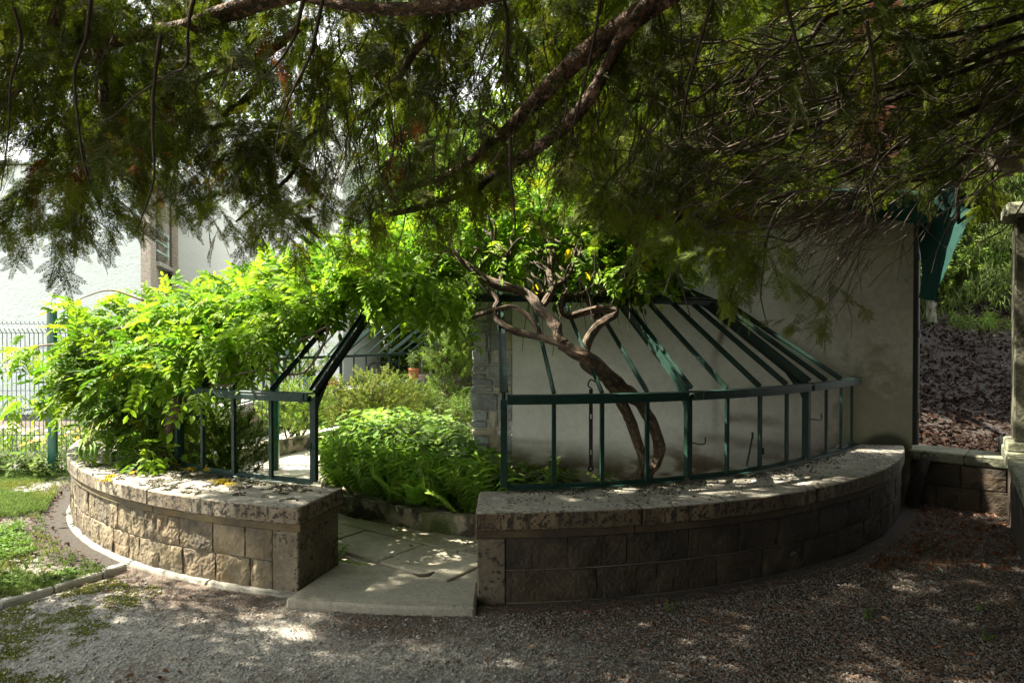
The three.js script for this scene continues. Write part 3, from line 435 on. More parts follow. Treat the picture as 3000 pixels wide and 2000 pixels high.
// hut behind the wall: low roof upstand and a brick chimney
{
  const t = thing('brick_chimney', 'red brick chimney rising on a mossy stone base behind the white wall', 'chimney', W(5.1, 2.6, 10));
  const cx = 5.25, cz = 10.2; part(t, 'chimney_base', block(1.1, 0.6, 0.8, (u, v, w) => W(cx - 0.5 + u * 1.0, 2.6 + v * 1.45, cz - 0.3 + w * 0.8), { b: 0.02 }), M({ map: ashMap, color: C(0.55, 0.6, 0.42), bumpMap: stoneBump, bumpScale: 0.01 }));
  part(t, 'chimney_core', block(0.8, 3, 0.6, (u, v, w) => W(cx - 0.44 + u * 0.86, 4.05 + v * 3.4, cz - 0.2 + w * 0.6), { b: 0.004 }), mat.mortar);
  for (let r = 0; r < 42; r++) { const y = 4.06 + r * 0.08; for (let i = 0; i < 4; i++) { const a = cx - 0.45 + i * 0.225 + (r % 2 ? 0.06 : -0.05), x0 = Math.max(cx - 0.46, a), x1 = Math.min(cx + 0.44, a + 0.215); if (x1 - x0 < 0.05) continue; part(t, 'brick', block(x1 - x0, 0.07, 0.1, (u, v, w) => W(lerp(x0, x1, u), y + v * 0.07, cz - 0.215 + w * 0.1), { b: 0.005, nu: 1, nv: 1, nw: 1 }), mat.brick[(r * 5 + i * 3) % 3]); } }
}
// tarpaulin thrown over the wall end
{
  const cloth = (fn, nu, nv) => { const g = new THREE.PlaneGeometry(1, 1, nu, nv), p = g.attributes.position; for (let i = 0; i < p.count; i++) { const q = fn(p.getX(i) + 0.5, p.getY(i) + 0.5); p.setXYZ(i, q.x, q.y, q.z); } g.computeVertexNormals(); return boxUV(g); };
  const t = thing('tarpaulin', 'green tarpaulin draped over the right end of the white wall, its corner hanging down', 'tarpaulin', W(3.6, 2.6, 6.5));
  part(t, 'sheet', cloth((u, v) => { const X = lerp(2.95, 3.86, u), low = lerp(2.76, 2.60, u) + 0.04 * (fbm(u * 6, 2, 3) - 0.5), top = 2.96 + 0.05 * fbm(u * 5, 8, 2), h = lerp(low, top, v); return W(X, h, wz(X) - 0.13 - 0.03 * fbm(u * 7, v * 3, 3) + 0.3 * sst(0.8, 1, v)); }, 30, 14), mat.tarp);
  const A = at(2790, 548, 6.3), D = at(2748, 800, 6.35), F = at(2692, 548, 6.55), edge = [[545, 2800], [600, 2852], [614, 2863], [655, 2818], [720, 2784], [800, 2758], [872, 2742]];
  part(t, 'flap', cloth((u, v) => { const y = lerp(872, 545, v); let xr = 2742; for (let i = 1; i < edge.length; i++) if (y <= edge[i][0]) { xr = lerp(edge[i - 1][1], edge[i][1], clamp((y - edge[i - 1][0]) / (edge[i][0] - edge[i - 1][0]))); break; } const q = at(lerp(2692 + 6 * Math.sin(v * 7), xr, u), y + 14 * u * (1 - v), 6.5 - 0.3 * u); q.z += (Math.sin(u * 11 + v * 5) * 0.035 + 0.07 * fbm(u * 7, v * 6, 4)) * (0.3 + u); return q; }, 30, 40), mat.tarp);
  part(t, 'strap', tube([A.clone().add(V(-0.02, 0.02, 0.12)), A.clone().lerp(D, 0.42).add(V(0.03, 0, 0.12))], [0.026, 0.026], { ns: 4 }), mat.iron); part(t, 'strap', tube([F.clone().add(V(0, -0.05, 0.1)), A.clone().add(V(0.05, -0.05, 0.1))], [0.025], { ns: 4 }), mat.iron);
}
// ================= RIGHT SIDE: parapet, pergola, slope =================
{
  const dir = V(-0.54, 0, 0.84), nor = V(0.84, 0, 0.54), Q = W(4.62, 0, 6.45); const pt = (s, n, h) => Q.clone().addScaledVector(dir, s).addScaledVector(nor, n).setY(h);
  const t = thing('parapet_wall', 'low dark stone parapet running along the right edge of the gravel', 'garden wall', pt(1, 0.15, 0));
  part(t, 'parapet_body', block(3, 0.52, 0.3, (u, v, w) => pt(u * 3.4, 0.03 + w * 0.3, -0.03 + v * 0.55), { b: 0.01, nu: 8 }), mat.ashShade[1]);
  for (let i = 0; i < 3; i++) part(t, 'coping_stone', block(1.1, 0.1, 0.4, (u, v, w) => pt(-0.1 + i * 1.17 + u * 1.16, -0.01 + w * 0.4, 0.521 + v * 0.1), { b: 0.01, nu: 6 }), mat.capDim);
  const s = thing('retaining_wall', 'low wall with a broken stone slab on top joining the round wall and the parapet', 'garden wall', W(4.1, 0, 6.2)), A = W(3.66, 0, 6.5), B = W(4.55, 0, 5.75), d = B.clone().sub(A), L = d.length(); d.normalize(); const n = V(-d.z, 0, d.x).multiplyScalar(d.x > 0 && -d.z > 0 ? 1 : 1); if (n.z > 0) n.negate();
  const sp = (u, w, h) => A.clone().addScaledVector(d, u * L).addScaledVector(n, w).setY(h);
  part(s, 'wall_body', block(L, 0.4, 0.3, (u, v, w) => sp(u, 0.06 + w * 0.3, -0.03 + v * 0.445), { b: 0.01, nu: 6 }), mat.ashShade[1]);
  for (let r = 0; r < 2; r++) for (let i = 0; i < 4; i++) { const a = (i - (r ? 0.45 : 0)) / 3.4, b = a + 0.285, q = i * 5 + r * 9; if (b < 0) continue; part(s, 'stone_block', block(0.3, 0.19, 0.08, (u, v, w, o) => sp(clamp(lerp(a, b, u)), 0.065 - w * 0.03 - o, 0.01 + r * 0.2 + v * 0.196), { b: 0.005, nu: 8, nv: 5, crease: 0.7, off: (u, v, w) => w > 0.99 ? 0.04 * sst(0, 0.16, Math.min(u, 1 - u)) * sst(0, 0.2, Math.min(v, 1 - v)) * fbm(u * 4 + q, v * 3, 3) : 0 }), mat.ashShade[(i + r) % 4]); }
  for (const [a, b] of [[-0.05, 0.47], [0.475, 1.02]]) part(s, 'slab', block(0.5, 0.1, 0.36, (u, v, w) => sp(lerp(a, b, u) , w * 0.38 + (v < 0.6 ? 0.015 * fbm(u * 5 + a, 2, 2) : 0), 0.418 + v * 0.1 - (v < 0.4 ? 0 : 0.006 * fbm(u * 6, w * 2, 2))), { b: 0.012, nu: 8 }), mat.capDim);
  // pergola post and beams
  const g = thing('pergola', 'stone pergola pillar with weathered timber beams at the right edge', 'pergola', pt(0.65, 0.2, 0.62)), c = 0.72, ax = 0.06;
  const bx = (s0, s1, n0, n1, h0, h1, b = 0.012) => block(s1 - s0, h1 - h0, n1 - n0, (u, v, w) => pt(lerp(s0, s1, u), lerp(n0, n1, w), lerp(h0, h1, v)), { b });
  part(g, 'pillar_base', bx(c - 0.22, c + 0.22, 0.0, 0.44, 0.622, 0.7), mat.capDim); part(g, 'pillar', bx(c - 0.17, c + 0.17, 0.05, 0.39, 0.701, 2.56), M({ map: capTopMap, color: C(0.26, 0.26, 0.18), bumpMap: stoneBump, bumpScale: 0.006 }));
  part(g, 'capital', bx(c - 0.23, c + 0.23, -0.03, 0.47, 2.561, 2.69, 0.03), mat.capDim); part(g, 'timber_post', bx(c - 0.05, c + 0.05, 0.15, 0.25, 2.691, 3.0), mat.woodGrey);
  const bm = block(1.6, 0.2, 0.16, (u, v, w) => { const X = 4.07 + u * 1.6, k = u < 0.06 ? 0.08 * (1 - v) * (1 - u / 0.06) : 0; return W(X + k, 3.005 + v * 0.19, 5.83 + w * 0.15); }, { b: 0.01, nu: 16 });
  part(g, 'cross_beam', bm, mat.woodGrey); part(g, 'beam', bx(-0.7, 3.2, 0.0, 0.15, 3.2, 3.4), mat.woodGrey);
}
const hillH = (X, Z) => { const t = clamp((Z - 6.5) / 6.5); return 0.45 + 2.0 * t * (0.6 + 0.4 * t) + 0.25 * (fbm(X * 0.7 + 3, Z * 0.7, 3) - 0.5) + sst(12, 30, Z) * 1.5; };
{
  const g = new THREE.PlaneGeometry(1, 1, 70, 60), p = g.attributes.position;
  for (let i = 0; i < p.count; i++) { const Z = 6.2 + (p.getY(i) + 0.5) * 24, u = p.getX(i) + 0.5, X = lerp(3.7 + 0.15 * (Z - 6.2) * 0.2, 22, Math.pow(u, 1.6)); p.setXYZ(i, X, hillH(X, Z) - 0.5 * sst(0.05, 0, u), -Z); }
  g.computeVertexNormals(); solo('hillside', boxUV(g), M({ map: mat.soil.map, color: C(0.3, 0.24, 0.2), bumpMap: stoneBump, bumpScale: 0.02 }), 'dark slope of bare earth rising behind the low slab wall', 'slope', null, 'structure');  // soil colour lowered so the slope reads as shaded
  const pos = [], col = []; leafRaw(pos, col, V(0, 0, -0.03), V(0, 0, 1), V(0, 1, 0), 0.06, 0.035, 1, 0.4, 0.4); const list = [];
  while (list.length < 15000) { const Z = 6.4 + 7.5 * Math.pow(R(), 1.2), X = 3.85 + R() * (Z * 0.85 - 3.4); if (X < 3.8) continue; list.push([W(X, hillH(X, Z) + 0.015, Z), V(rr(-1, 1), rr(-0.5, 0.5), rr(-1, 1)), V(rr(-0.5, 0.5), 1, rr(-0.5, 0.5)).normalize(), rr(0.5, 1.5), mulcC([0.5, 0.52, 0.7], rr(0.06, 0.5))]); }  // litter tones kept very dark, shade painted into the leaves
  stuff('leaf_litter', finish(pos, col), mat.dead, list, 'brown dead leaves covering the slope under the trees', 'leaf litter');
  const l2 = []; while (l2.length < 900) { const a = R(), X = rr(2.4, 4.4), Z = rr(4.6, 6.2); if (Math.hypot(X - CX, Z - CZ) < 4.5) continue; l2.push([W(X, 0.015, Z), V(rr(-1, 1), rr(-0.3, 0.3), rr(-1, 1)), V(rr(-0.4, 0.4), 1, rr(-0.4, 0.4)).normalize(), rr(0.4, 1.1), mulcC([0.75, 0.7, 0.8], rr(0.4, 1.4))]); }
  for (let i = 0; i < 240; i++) { const Z = 2.7 + 3 * R(), X = rr(-0.8, 0.8) * Z; if (Math.hypot(X - CX, Z - CZ) > 4.45 && X > -2.4) l2.push([W(X, 0.015, Z), V(rr(-1, 1), rr(-0.3, 0.3), rr(-1, 1)), V(rr(-0.5, 0.5), 1, rr(-0.5, 0.5)).normalize(), rr(0.25, 0.75), mulcC([0.8, 0.85, 0.9], rr(0.3, 1.4))]); }
  for (let i = 0; i < 420; i++) l2.push([P(rr(-35, -74), 4.5 + 0.42 * R(), 0.03), V(rr(-1, 1), rr(-0.3, 0.3), rr(-1, 1)), V(rr(-0.4, 0.4), 1, rr(-0.4, 0.4)).normalize(), rr(0.3, 0.8), mulcC([0.6, 0.62, 0.8], rr(0.2, 1.0))]);
  stuff('leaf_litter', finish(pos, col), mat.dead, l2, 'brown dead leaves scattered on the gravel, thickest in the dark corner and along the curved wall', 'leaf litter');
  const st = thing('garden_statue', 'small pale stone pedestal far up the slope beside the tarpaulin', 'pedestal', at(2728, 845, 11.5)); const q = at(2730, 850, 11.5);
  part(st, 'pedestal', new THREE.LatheGeometry([[0.0, 0], [0.08, 0], [0.08, 0.05], [0.06, 0.08], [0.055, 0.26], [0.09, 0.3], [0.09, 0.33], [0, 0.33]].map(([a, b]) => new THREE.Vector2(a, b)), 14).translate(q.x, q.y - 0.1, q.z), mat.footing);
  part(st, 'pedestal_foot', new THREE.CylinderGeometry(0.07, 0.09, 0.6, 12).translate(q.x, q.y - 0.4, q.z), mat.footing);
}
// ================= GREENHOUSE FRAME =================
const ER = 3.84, EH = 1.172, PR = 2.93, PH = 1.885, TR = 1.62, TH = 2.45;
const roofPt = (a, r) => P(a, r + (r > 3.5 ? bulge(a) : 0), r > PR ? lerp(PH, EH + 0.03, (r - PR) / (ER - PR)) : lerp(TH, PH, (r - TR) / (PR - TR)));
const frame = thing('greenhouse_frame', 'round dark green steel greenhouse frame without glass standing on the low walls', 'greenhouse frame', P(0, 0, 0.55));
{
  const mains = [-81.5, -60.2, -38.8, -17.2, 2.7, 22.8, 44.2], st = mat.steel;
  const wallHit = a => { for (let r = TR; r < 4; r += 0.01) { const q = roofPt(a, r); if (-q.z < wz(q.x) && q.x > -0.4) return r; } return TR; };
  const rad = a => { const q = P(a, 1, 0), c = P(a, 0, 0); return q.sub(c).setY(0).normalize(); };
  const rafter = (a, big) => {
    const inner = a > -10 ? Math.max(TR, wallHit(a) + 0.0) : TR, pts = [roofPt(a, ER), roofPt(a, PR), roofPt(a, inner)], ts = rad(a), side = V(-ts.z, 0, ts.x), gs = [];
    for (let i = 0; i < 2; i++) { const d = pts[i + 1].clone().sub(pts[i]).normalize(), up = new THREE.Vector3().crossVectors(side, d).normalize(); if (up.y < 0) up.negate(); const o = (k, s = 0) => [pts[i].clone().addScaledVector(up, k).addScaledVector(side, s), pts[i + 1].clone().addScaledVector(up, k).addScaledVector(side, s)];
      if (big) { gs.push(bar(...o(0.012), 0.056, 0.008, up), bar(...o(-0.021), 0.01, 0.056, up), bar(...o(0.025, 0.024), 0.006, 0.018, up), bar(...o(0.025, -0.024), 0.006, 0.018, up), bar(...o(-0.051), 0.026, 0.005, up)); }
      else gs.push(bar(...o(0.0), 0.03, 0.006, up), bar(...o(0.012), 0.007, 0.018, up), bar(...o(-0.014), 0.008, 0.022, up)); }
    part(frame, big ? 'rafter' : 'glazing_bar', merge(gs), st);
  };
  const post = (a, w, big) => { const ts = rad(a), side = V(-ts.z, 0, ts.x); const g = [bar(P(a, ER + bulge(a), HC + 0.03), P(a, ER + bulge(a), EH - 0.012), w, big ? 0.036 : 0.024, side.clone().cross(V(0, 1, 0)))]; if (big) g.push(bar(P(a, ER - 0.035, HC + 0.03), P(a, ER - 0.035, EH - 0.012), 0.012, 0.02, ts)); part(frame, big ? 'post' : 'mullion', merge(g), st); if (big) { const sh = new THREE.Shape([[0, 0], [0, -0.2], [0.05, -0.07], [0.2, 0.13], [0.2, 0.155]].map(q => new THREE.Vector2(...q))); const e = new THREE.ExtrudeGeometry(sh, { depth: 0.01, bevelEnabled: false }).translate(0, 0, -0.005); const o = P(a, ER - 0.01, EH - 0.0); const x = ts.clone().negate(), z = new THREE.Vector3().crossVectors(x, V(0, 1, 0)); e.applyMatrix4(new THREE.Matrix4().makeBasis(x, V(0, 1, 0), z).setPosition(o)); part(frame, 'gusset', boxUV(e), st); } };
  for (const a of mains) { post(a, 0.043, true); rafter(a, true); }
  const segs = [[-81.5, -60.2, 4], [-60.2, -38.8, 4], [-38.8, -17.2, 4], [2.7, 22.8, 4], [22.8, 44.2, 4], [44.2, 61.0, 3.6]];
  for (const [a, b, n] of segs) {
    for (let i = 1; i < n; i++) { const q = lerp(a, b, i / n); post(q, 0.026, false); if (!(n < 4 && i > 2)) rafter(q, false); }
    const a2 = a + 0.3, b2 = b - (n < 4 ? 0 : 0.3);
    part(frame, 'eave_beam', merge([arcBar(a2, b2, ER + 0.02, EH - 0.02, 0.05, 0.042), arcBar(a2, b2, ER + 0.005, EH + 0.016, 0.075, 0.012), arcBar(a2, b2, ER + 0.04, EH + 0.006, 0.006, 0.028)]), a < 0 ? mat.steelEave : st);
    part(frame, 'sill_rail', merge([arcBar(a2, b2, ER + 0.002, HC + 0.012, 0.045, 0.008), arcBar(a2, b2, ER - 0.016, HC + 0.026, 0.008, 0.034)]), st);
  }
  for (const [a, b] of [[-81.5, -60.2], [-60.2, -38.8], [-38.8, -17.2], [-17.2, 2.7], [2.7, 22.8], [22.8, 44.2], [44.2, 52.8]]) part(frame, 'purlin', merge([arcBar(a, b - 0.06, PR + 0.02, PH - 0.004, 0.055, 0.05), arcBar(a, b - 0.06, PR + 0.035, PH + 0.03, 0.06, 0.01)]), st);
  part(frame, 'ridge_ring', arcBar(-85, 20, TR, TH, 0.06, 0.05, 24), st);
  const hook = (a, h, r = ER + 0.05) => part(frame, 'hook', tube([P(a, r - 0.05, h), P(a + 0.4, r + 0.02, h - 0.006), P(a + 0.9, r + 0.03, h), P(a + 0.95, r + 0.03, h + 0.045)], [0.005], { ns: 6 }), st);
  hook(22.9, EH - 0.02); hook(23.1, 0.83); hook(44.4, 0.9); hook(-18.6, EH - 0.02); hook(-17.7, 0.82);
  part(frame, 'casement_stay', merge([bar(P(31.9, 3.8, 0.58), P(33.2, 3.79, 0.82), 0.012, 0.006), bar(P(33.2, 3.79, 0.8), P(33.2, 3.79, 0.85), 0.02, 0.01, V(1, 0, 0))]), st); part(frame, 'catch', bar(P(34.1, 3.83, 0.68), P(34.1, 3.83, 0.73), 0.02, 0.03, V(1, 0, 0)), st);
  // the straight side and the far end
  const E2 = [[-4.12, 8.3], [-4.05, 10.1], [-4.0, 12.0], [-3.25, 12.95], [-2.58, 14.3], [-2.0, 16.0], [-1.3, 17.2]];
  for (let i = 0; i < E2.length - 1; i++) {
    const [xa, za] = E2[i], [xb, zb] = E2[i + 1], q = (t, h) => W(lerp(xa, xb, t), h, lerp(za, zb, t)), L = Math.hypot(xb - xa, zb - za), nx = (zb - za) / L, nz = -(xb - xa) / L;
    part(frame, 'post', bar(q(0, HC + 0.01), q(0, EH), 0.05, 0.05, V(1, 0, 0)), st); for (let k = 1; k < 4; k++) part(frame, 'mullion', bar(q(k / 4, HC + 0.03), q(k / 4, EH - 0.03), 0.026, 0.026, V(1, 0, 0)), st);
    part(frame, 'eave_beam', bar(q(0.01, EH), q(0.99, EH), 0.05, 0.05), st); part(frame, 'sill_rail', bar(q(0.01, HC + 0.02), q(0.99, HC + 0.02), 0.045, 0.02), st);
    for (let k = 0; k < 4; k++) { const a = q(k / 4, EH + 0.02), b = a.clone().add(V(nx * 0.95, 0.68, -nz * 0.95)), c = a.clone().add(V(nx * 2.1, 1.15, -nz * 2.1)); part(frame, k ? 'glazing_bar' : 'rafter', merge([bar(a, b, k ? 0.026 : 0.06, k ? 0.03 : 0.07), bar(b, c, k ? 0.026 : 0.06, k ? 0.03 : 0.07)]), st); }
    const m0 = q(0.01, 0).add(V(nx * 0.95, EH + 0.7, -nz * 0.95)), m1 = q(0.99, 0).add(V(nx * 0.95, EH + 0.7, -nz * 0.95)); part(frame, 'purlin', bar(m0, m1, 0.05, 0.05), st);
  }
  const t = thing('low_wall', 'far low stone wall carrying the back of the greenhouse frame and the flower pots', 'garden wall', W(-3.2, 0, 13));
  for (let i = 0; i < E2.length - 1; i++) { const [xa, za] = E2[i], [xb, zb] = E2[i + 1], L = Math.hypot(xb - xa, zb - za), nx = (zb - za) / L, nz = -(xb - xa) / L; const q = (u, w, h) => W(lerp(xa, xb, u) - nx * w, h, lerp(za, zb, u) - nz * w); part(t, 'wall_section', block(L, 0.44, 0.4, (u, v, w) => q(u, -0.02 + w * 0.4, -0.02 + v * 0.46), { b: 0.01, nu: 6 }), mat.mossKerb); part(t, 'coping_stone', block(L, 0.1, 0.5, (u, v, w) => q(0.005 + 0.99 * u, -0.05 + w * 0.5, 0.441 + v * 0.1), { b: 0.01, nu: 6 }), mat.capTop); }
}
// iron strap hanging from a glazing bar
{
  const Z = 5.0, a = at(1735, 1140, Z), b = at(1731, 1368, Z), t = thing('iron_strap', 'flat rusty iron strap with slots hanging behind the glazing bars', 'iron strap', b);
  const sh = new THREE.Shape(), H = a.y - b.y; sh.moveTo(-0.014, 0); sh.lineTo(0.014, 0); sh.lineTo(0.014, H); sh.lineTo(-0.014, H); for (const k of [0.16, 0.62]) { const h = new THREE.Path(); h.moveTo(-0.004, H * k); h.lineTo(0.004, H * k); h.lineTo(0.004, H * k + 0.035); h.lineTo(-0.004, H * k + 0.035); sh.holes.push(h); }
  part(t, 'strap', boxUV(new THREE.ExtrudeGeometry(sh, { depth: 0.006, bevelEnabled: false }).translate(b.x, b.y, b.z)), mat.iron);
  part(t, 'hook', tube([a.clone(), a.clone().add(V(-0.03, 0.03, 0)), a.clone().add(V(-0.01, 0.07, 0)), a.clone().add(V(0.03, 0.05, 0))], [0.006], { ns: 6 }), mat.iron);
  part(t, 'end_eye', new THREE.TorusGeometry(0.016, 0.009, 6, 12).translate(b.x, b.y - 0.012, b.z), mat.iron);
}
// ================= FENCE =================
{
  const fz = X => 7.71 + (X + 5.2) * 0.02, t = thing('mesh_fence', 'dark green welded mesh fence panels between square posts at the edge of the lawn', 'fence', W(-5.2, 0, 7.71));
  const post = X => { part(t, 'fence_post', block(0.06, 1.9, 0.05, (u, v, w) => W(X - 0.045 + u * 0.09, v * 1.87, fz(X) - 0.03 + w * 0.06), { b: 0.006 }), mat.fence); };
  post(-5.2); post(-7.72); post(-2.7);
  const folds = [0.22, 0.7, 1.22, 1.66], dz = h => { let k = 0; for (const f of folds) k += Math.max(0, 1 - Math.abs(h - f) / 0.05) * 0.045; return k; };
  for (const [xa, xb] of [[-7.66, -5.25], [-5.15, -2.75]]) {
    const gs = []; for (let x = xa; x <= xb; x += 0.0502) { const hs = [0.04]; for (const f of folds) hs.push(f - 0.05, f, f + 0.05); hs.push(1.74); for (let i = 0; i < hs.length - 1; i++) gs.push(bar(W(x, hs[i], fz(x) - dz(hs[i])), W(x, hs[i + 1], fz(x) - dz(hs[i + 1])), 0.0055, 0.0055, V(1, 0, 0))); }
    const hz = [0.06]; for (const f of folds) hz.push(f - 0.05, f + 0.05); for (const f of [0.46, 0.96, 1.44, 1.71]) hz.push(f); for (const h of hz) gs.push(bar(W(xa, h, fz(xa) + 0.006), W(xb, h, fz(xb) + 0.006), 0.006, 0.006));
    part(t, 'mesh_panel', merge(gs), mat.wire);
  }
}
// ================= PALE BUILDING =================
{
  const t = thing('pale_building', 'pale rendered building with a tall recessed window bay beyond the fence', 'building', W(-7, 0, 14)), wm = M({ color: C(0.5, 0.54, 0.5), bumpMap: grainBump, bumpScale: 0.02, roughness: 0.95 }), wm2 = M({ color: C(0.62, 0.63, 0.58), bumpMap: grainBump, bumpScale: 0.01, roughness: 0.95 });
  const pb = M({ map: tex(256, 256, (u, v) => mulc([0.36, 0.31, 0.25], 0.5 + 0.9 * vn(u * 90, v * 90, 1, 90))), bumpMap: grainBump, bumpScale: 0.01 }), pb2 = M({ map: tex(256, 256, (u, v) => mulc([0.3, 0.25, 0.21], 0.3 + 1.2 * vn(u * 60, v * 60, 1, 60))), bumpMap: grainBump, bumpScale: 0.02 });
  const bx = (X0, X1, h0, h1, Za, Zb, b = 0.01) => block(X1 - X0, h1 - h0, Zb - Za, (u, v, w) => W(lerp(X0, X1, u), lerp(h0, h1, v), lerp(Za, Zb, w)), { b });
  part(t, 'wall', bx(-17, -7.46, -0.1, 5.0, 13.8, 14.1), wm); part(t, 'wall', bx(-17, -8.35, -0.1, 5.0, 14.11, 18), wm); part(t, 'wall', bx(-7.72, -3.86, -0.1, 6.5, 15.6, 20), wm2);
  part(t, 'roof', bx(-17.1, -7.4, 5.02, 5.1, 13.7, 18.2), wm);
  part(t, 'pilaster', bx(-7.5, -7.29, -0.1, 4.5, 13.78, 14.0), pb); part(t, 'pilaster', bx(-7.76, -7.62, -0.1, 6.5, 15.56, 16.1), pb);
  // the slanting window bay between the two pilasters
  const A = [-7.3, 14.0], B = [-7.9, 15.95], q = (u, h, o = 0) => W(lerp(A[0], B[0], u) - o * 0.956, h, lerp(A[1], B[1], u) - o * 0.29);
  const slab = (u0, u1, h0, h1, o0, o1, b = 0.01) => block(2 * (u1 - u0), h1 - h0, Math.abs(o1 - o0), (u, v, w) => q(lerp(u0, u1, u), lerp(h0, h1, v), lerp(o0, o1, w)), { b });
  part(t, 'spandrel', slab(0.22, 0.95, -0.1, 3.0, 0.08, 0.2), pb2); part(t, 'spandrel_frame', merge([slab(0.1, 0.21, -0.1, 3.0, 0.03, 0.2), slab(0.955, 1, -0.1, 3.0, 0.03, 0.2)]), pb);
  part(t, 'window_sill', slab(0.08, 0.97, 3.005, 3.1, -0.06, 0.22), mat.concrete);
  part(t, 'bay_side', slab(0.62, 1.0, 3.105, 4.5, 0.02, 0.2), pb);
  const wf = new THREE.MeshStandardMaterial({ color: C(0.03, 0.16, 0.14), roughness: 0.5 }), win = part(t, 'window', slab(0.06, 0.6, 3.11, 4.4, 0.2, 0.26), wf);
  for (const [u0, u1] of [[0.09, 0.32], [0.36, 0.57]]) part(win, 'pane', slab(u0, u1, 3.2, 4.3, 0.19, 0.198, 0.002), new THREE.MeshStandardMaterial({ color: C(0.03, 0.05, 0.055), roughness: 0.08 }));
  const rm = M({ color: C(0.45, 0.6, 0.54), roughness: 0.45 }); for (const h of [3.32, 3.52, 3.76]) part(t, 'railing_bar', tube([q(0.05, h, 0.0), q(0.66, h, 0.0)], [0.022], { ns: 8 }), rm); part(t, 'railing_post', tube([q(0.64, 3.25, 0), q(0.64, 3.8, 0)], [0.024], { ns: 8 }), rm);
}
// ================= POTS AND FAR GARDEN THINGS =================
function flowerPot(name, label, p, r, h, m, plantList, group) {
  const t = thing(name, label, 'flower pot', p, group), g = new THREE.LatheGeometry([[0, 0.01], [r * 0.72, 0], [r * 0.74, 0.01], [r * 0.94, h * 0.8], [r, h * 0.82], [r * 1.02, h], [r * 0.9, h], [r * 0.86, h * 0.85], [0, h * 0.84]].map(([a, b]) => new THREE.Vector2(a, b)), 24).translate(p.x, p.y, p.z);
  part(t, 'pot', g, m); part(t, 'pot_soil', new THREE.CircleGeometry(r * 0.86, 16).rotateX(-Math.PI / 2).translate(p.x, p.y + h * 0.87, p.z), mat.soil);
  if (plantList) { const [geo, n, hh, sp, col] = plantList, l = []; for (let i = 0; i < n; i++) { const d = V(rr(-1, 1) * sp, 1, rr(-1, 1) * sp).normalize(); l.push([p.clone().add(V(rr(-0.6, 0.6) * r, h * 0.86, rr(-0.6, 0.6) * r)), d, V(1, 0, 0.1), hh * rr(0.7, 1.2), col()]); } copies(t, 'plant', geo, mat.shrub, l, 'stuff'); }
  return t;
}
const sprigGeo = sprig(0.3, 18, 0.06, 0.022, 1), fineSprig = sprig(0.2, 20, 0.042, 0.024, 1), broadSprig = sprig(0.3, 12, 0.1, 0.06, 1.2, 0.3), lanceSprig = sprig(0.4, 16, 0.13, 0.026, 1, 0.4);
flowerPot('flower_pot', 'blue glazed pot with a bushy green plant on the far wall', at(905, 1146, 12.4), 0.125, 0.27, new THREE.MeshPhysicalMaterial({ color: C(0.012, 0.05, 0.22), roughness: 0.25, clearcoat: 0.8 }), [fineSprig, 40, 0.85, 0.7, () => tone(0.8)]);
flowerPot('flower_pot', 'tall terracotta pot standing on the far wall beside the stone pier', at(1212, 1112, 14.6), 0.125, 0.25, M({ color: C(0.42, 0.15, 0.07) }), [lanceSprig, 24, 0.9, 0.5, () => tone(0.8)]);
flowerPot('flower_pot', 'low pale stone bowl of leafy plants right of the terracotta pot', at(1243, 1112, 15.2), 0.16, 0.12, M({ color: C(0.4, 0.33, 0.26) }), [sprigGeo, 26, 1.0, 0.8, () => tone(1.1)]);
flowerPot('flower_pot', 'shallow brown clay pot of dry plants right of the blue pot', at(970, 1135, 13.2), 0.16, 0.12, M({ color: C(0.3, 0.14, 0.09) }), [fineSprig, 18, 0.6, 0.9, () => C(0.9, 0.6, 0.4)]);
{
  const b = at(1072, 1100, 18), t = thing('blue_tub', 'light blue plastic planter box far beyond the frame', 'planter', b);
  part(t, 'tub', block(0.9, 0.3, 0.5, (u, v, w) => V(b.x - 0.125 + u * 0.25 * (0.9 + 0.1 * v), b.y + v * 0.1, b.z - w * 0.15), { b: 0.02 }), M({ color: C(0.1, 0.42, 0.66), roughness: 0.5 })); part(t, 'rim', block(1, 0.05, 0.6, (u, v, w) => V(b.x - 0.135 + u * 0.27, b.y + 0.101 + v * 0.018, b.z + 0.01 - w * 0.17), { b: 0.01 }), M({ color: C(0.14, 0.5, 0.74), roughness: 0.5 }));
  const q = at(1120, 1095, 17), q2 = at(1078, 1092, 17), s = thing('metal_handrail', 'thin bent dark metal handrail in front of the blue planter', 'handrail', q2);
  part(s, 'rail', tube([q2.clone().setY(0.3), q2.clone(), at(1084, 1068, 17), at(1110, 1063, 17), at(1162, 1060, 17)], [0.022], { ns: 6 }), mat.iron); part(s, 'rail_leg', tube([at(1160, 1060, 17), at(1160, 1060, 17).setY(0.2)], [0.02], { ns: 6 }), mat.iron);
  const c = at(1232, 1085, 19), f = thing('garden_chair', 'white slatted folding garden chair leaning up beyond the terracotta pot', 'chair', c), wh = M({ color: C(0.75, 0.75, 0.75), roughness: 0.6 });
  for (let i = 0; i < 4; i++) part(f, 'slat', bar(c.clone().add(V(-0.18 + i * 0.1, -0.3, 0)), c.clone().add(V(-0.16 + i * 0.09, 0.55, -0.2)), 0.06, 0.02, V(0, 0, 1)), wh); for (const x of [-0.2, 0.26]) { part(f, 'leg', bar(c.clone().add(V(x, -0.9, 0.1)), c.clone().add(V(x, 0.5, -0.24)), 0.05, 0.03, V(0, 0, 1)), wh); part(f, 'leg', bar(c.clone().add(V(x + 0.08, -0.9, -0.3)), c.clone().add(V(x, 0.5, 0.3)), 0.05, 0.03, V(0, 0, 1)), wh); } part(f, 'seat', bar(c.clone().add(V(-0.2, -0.42, 0.15)), c.clone().add(V(0.28, -0.42, 0.15)), 0.4, 0.03), wh);
}
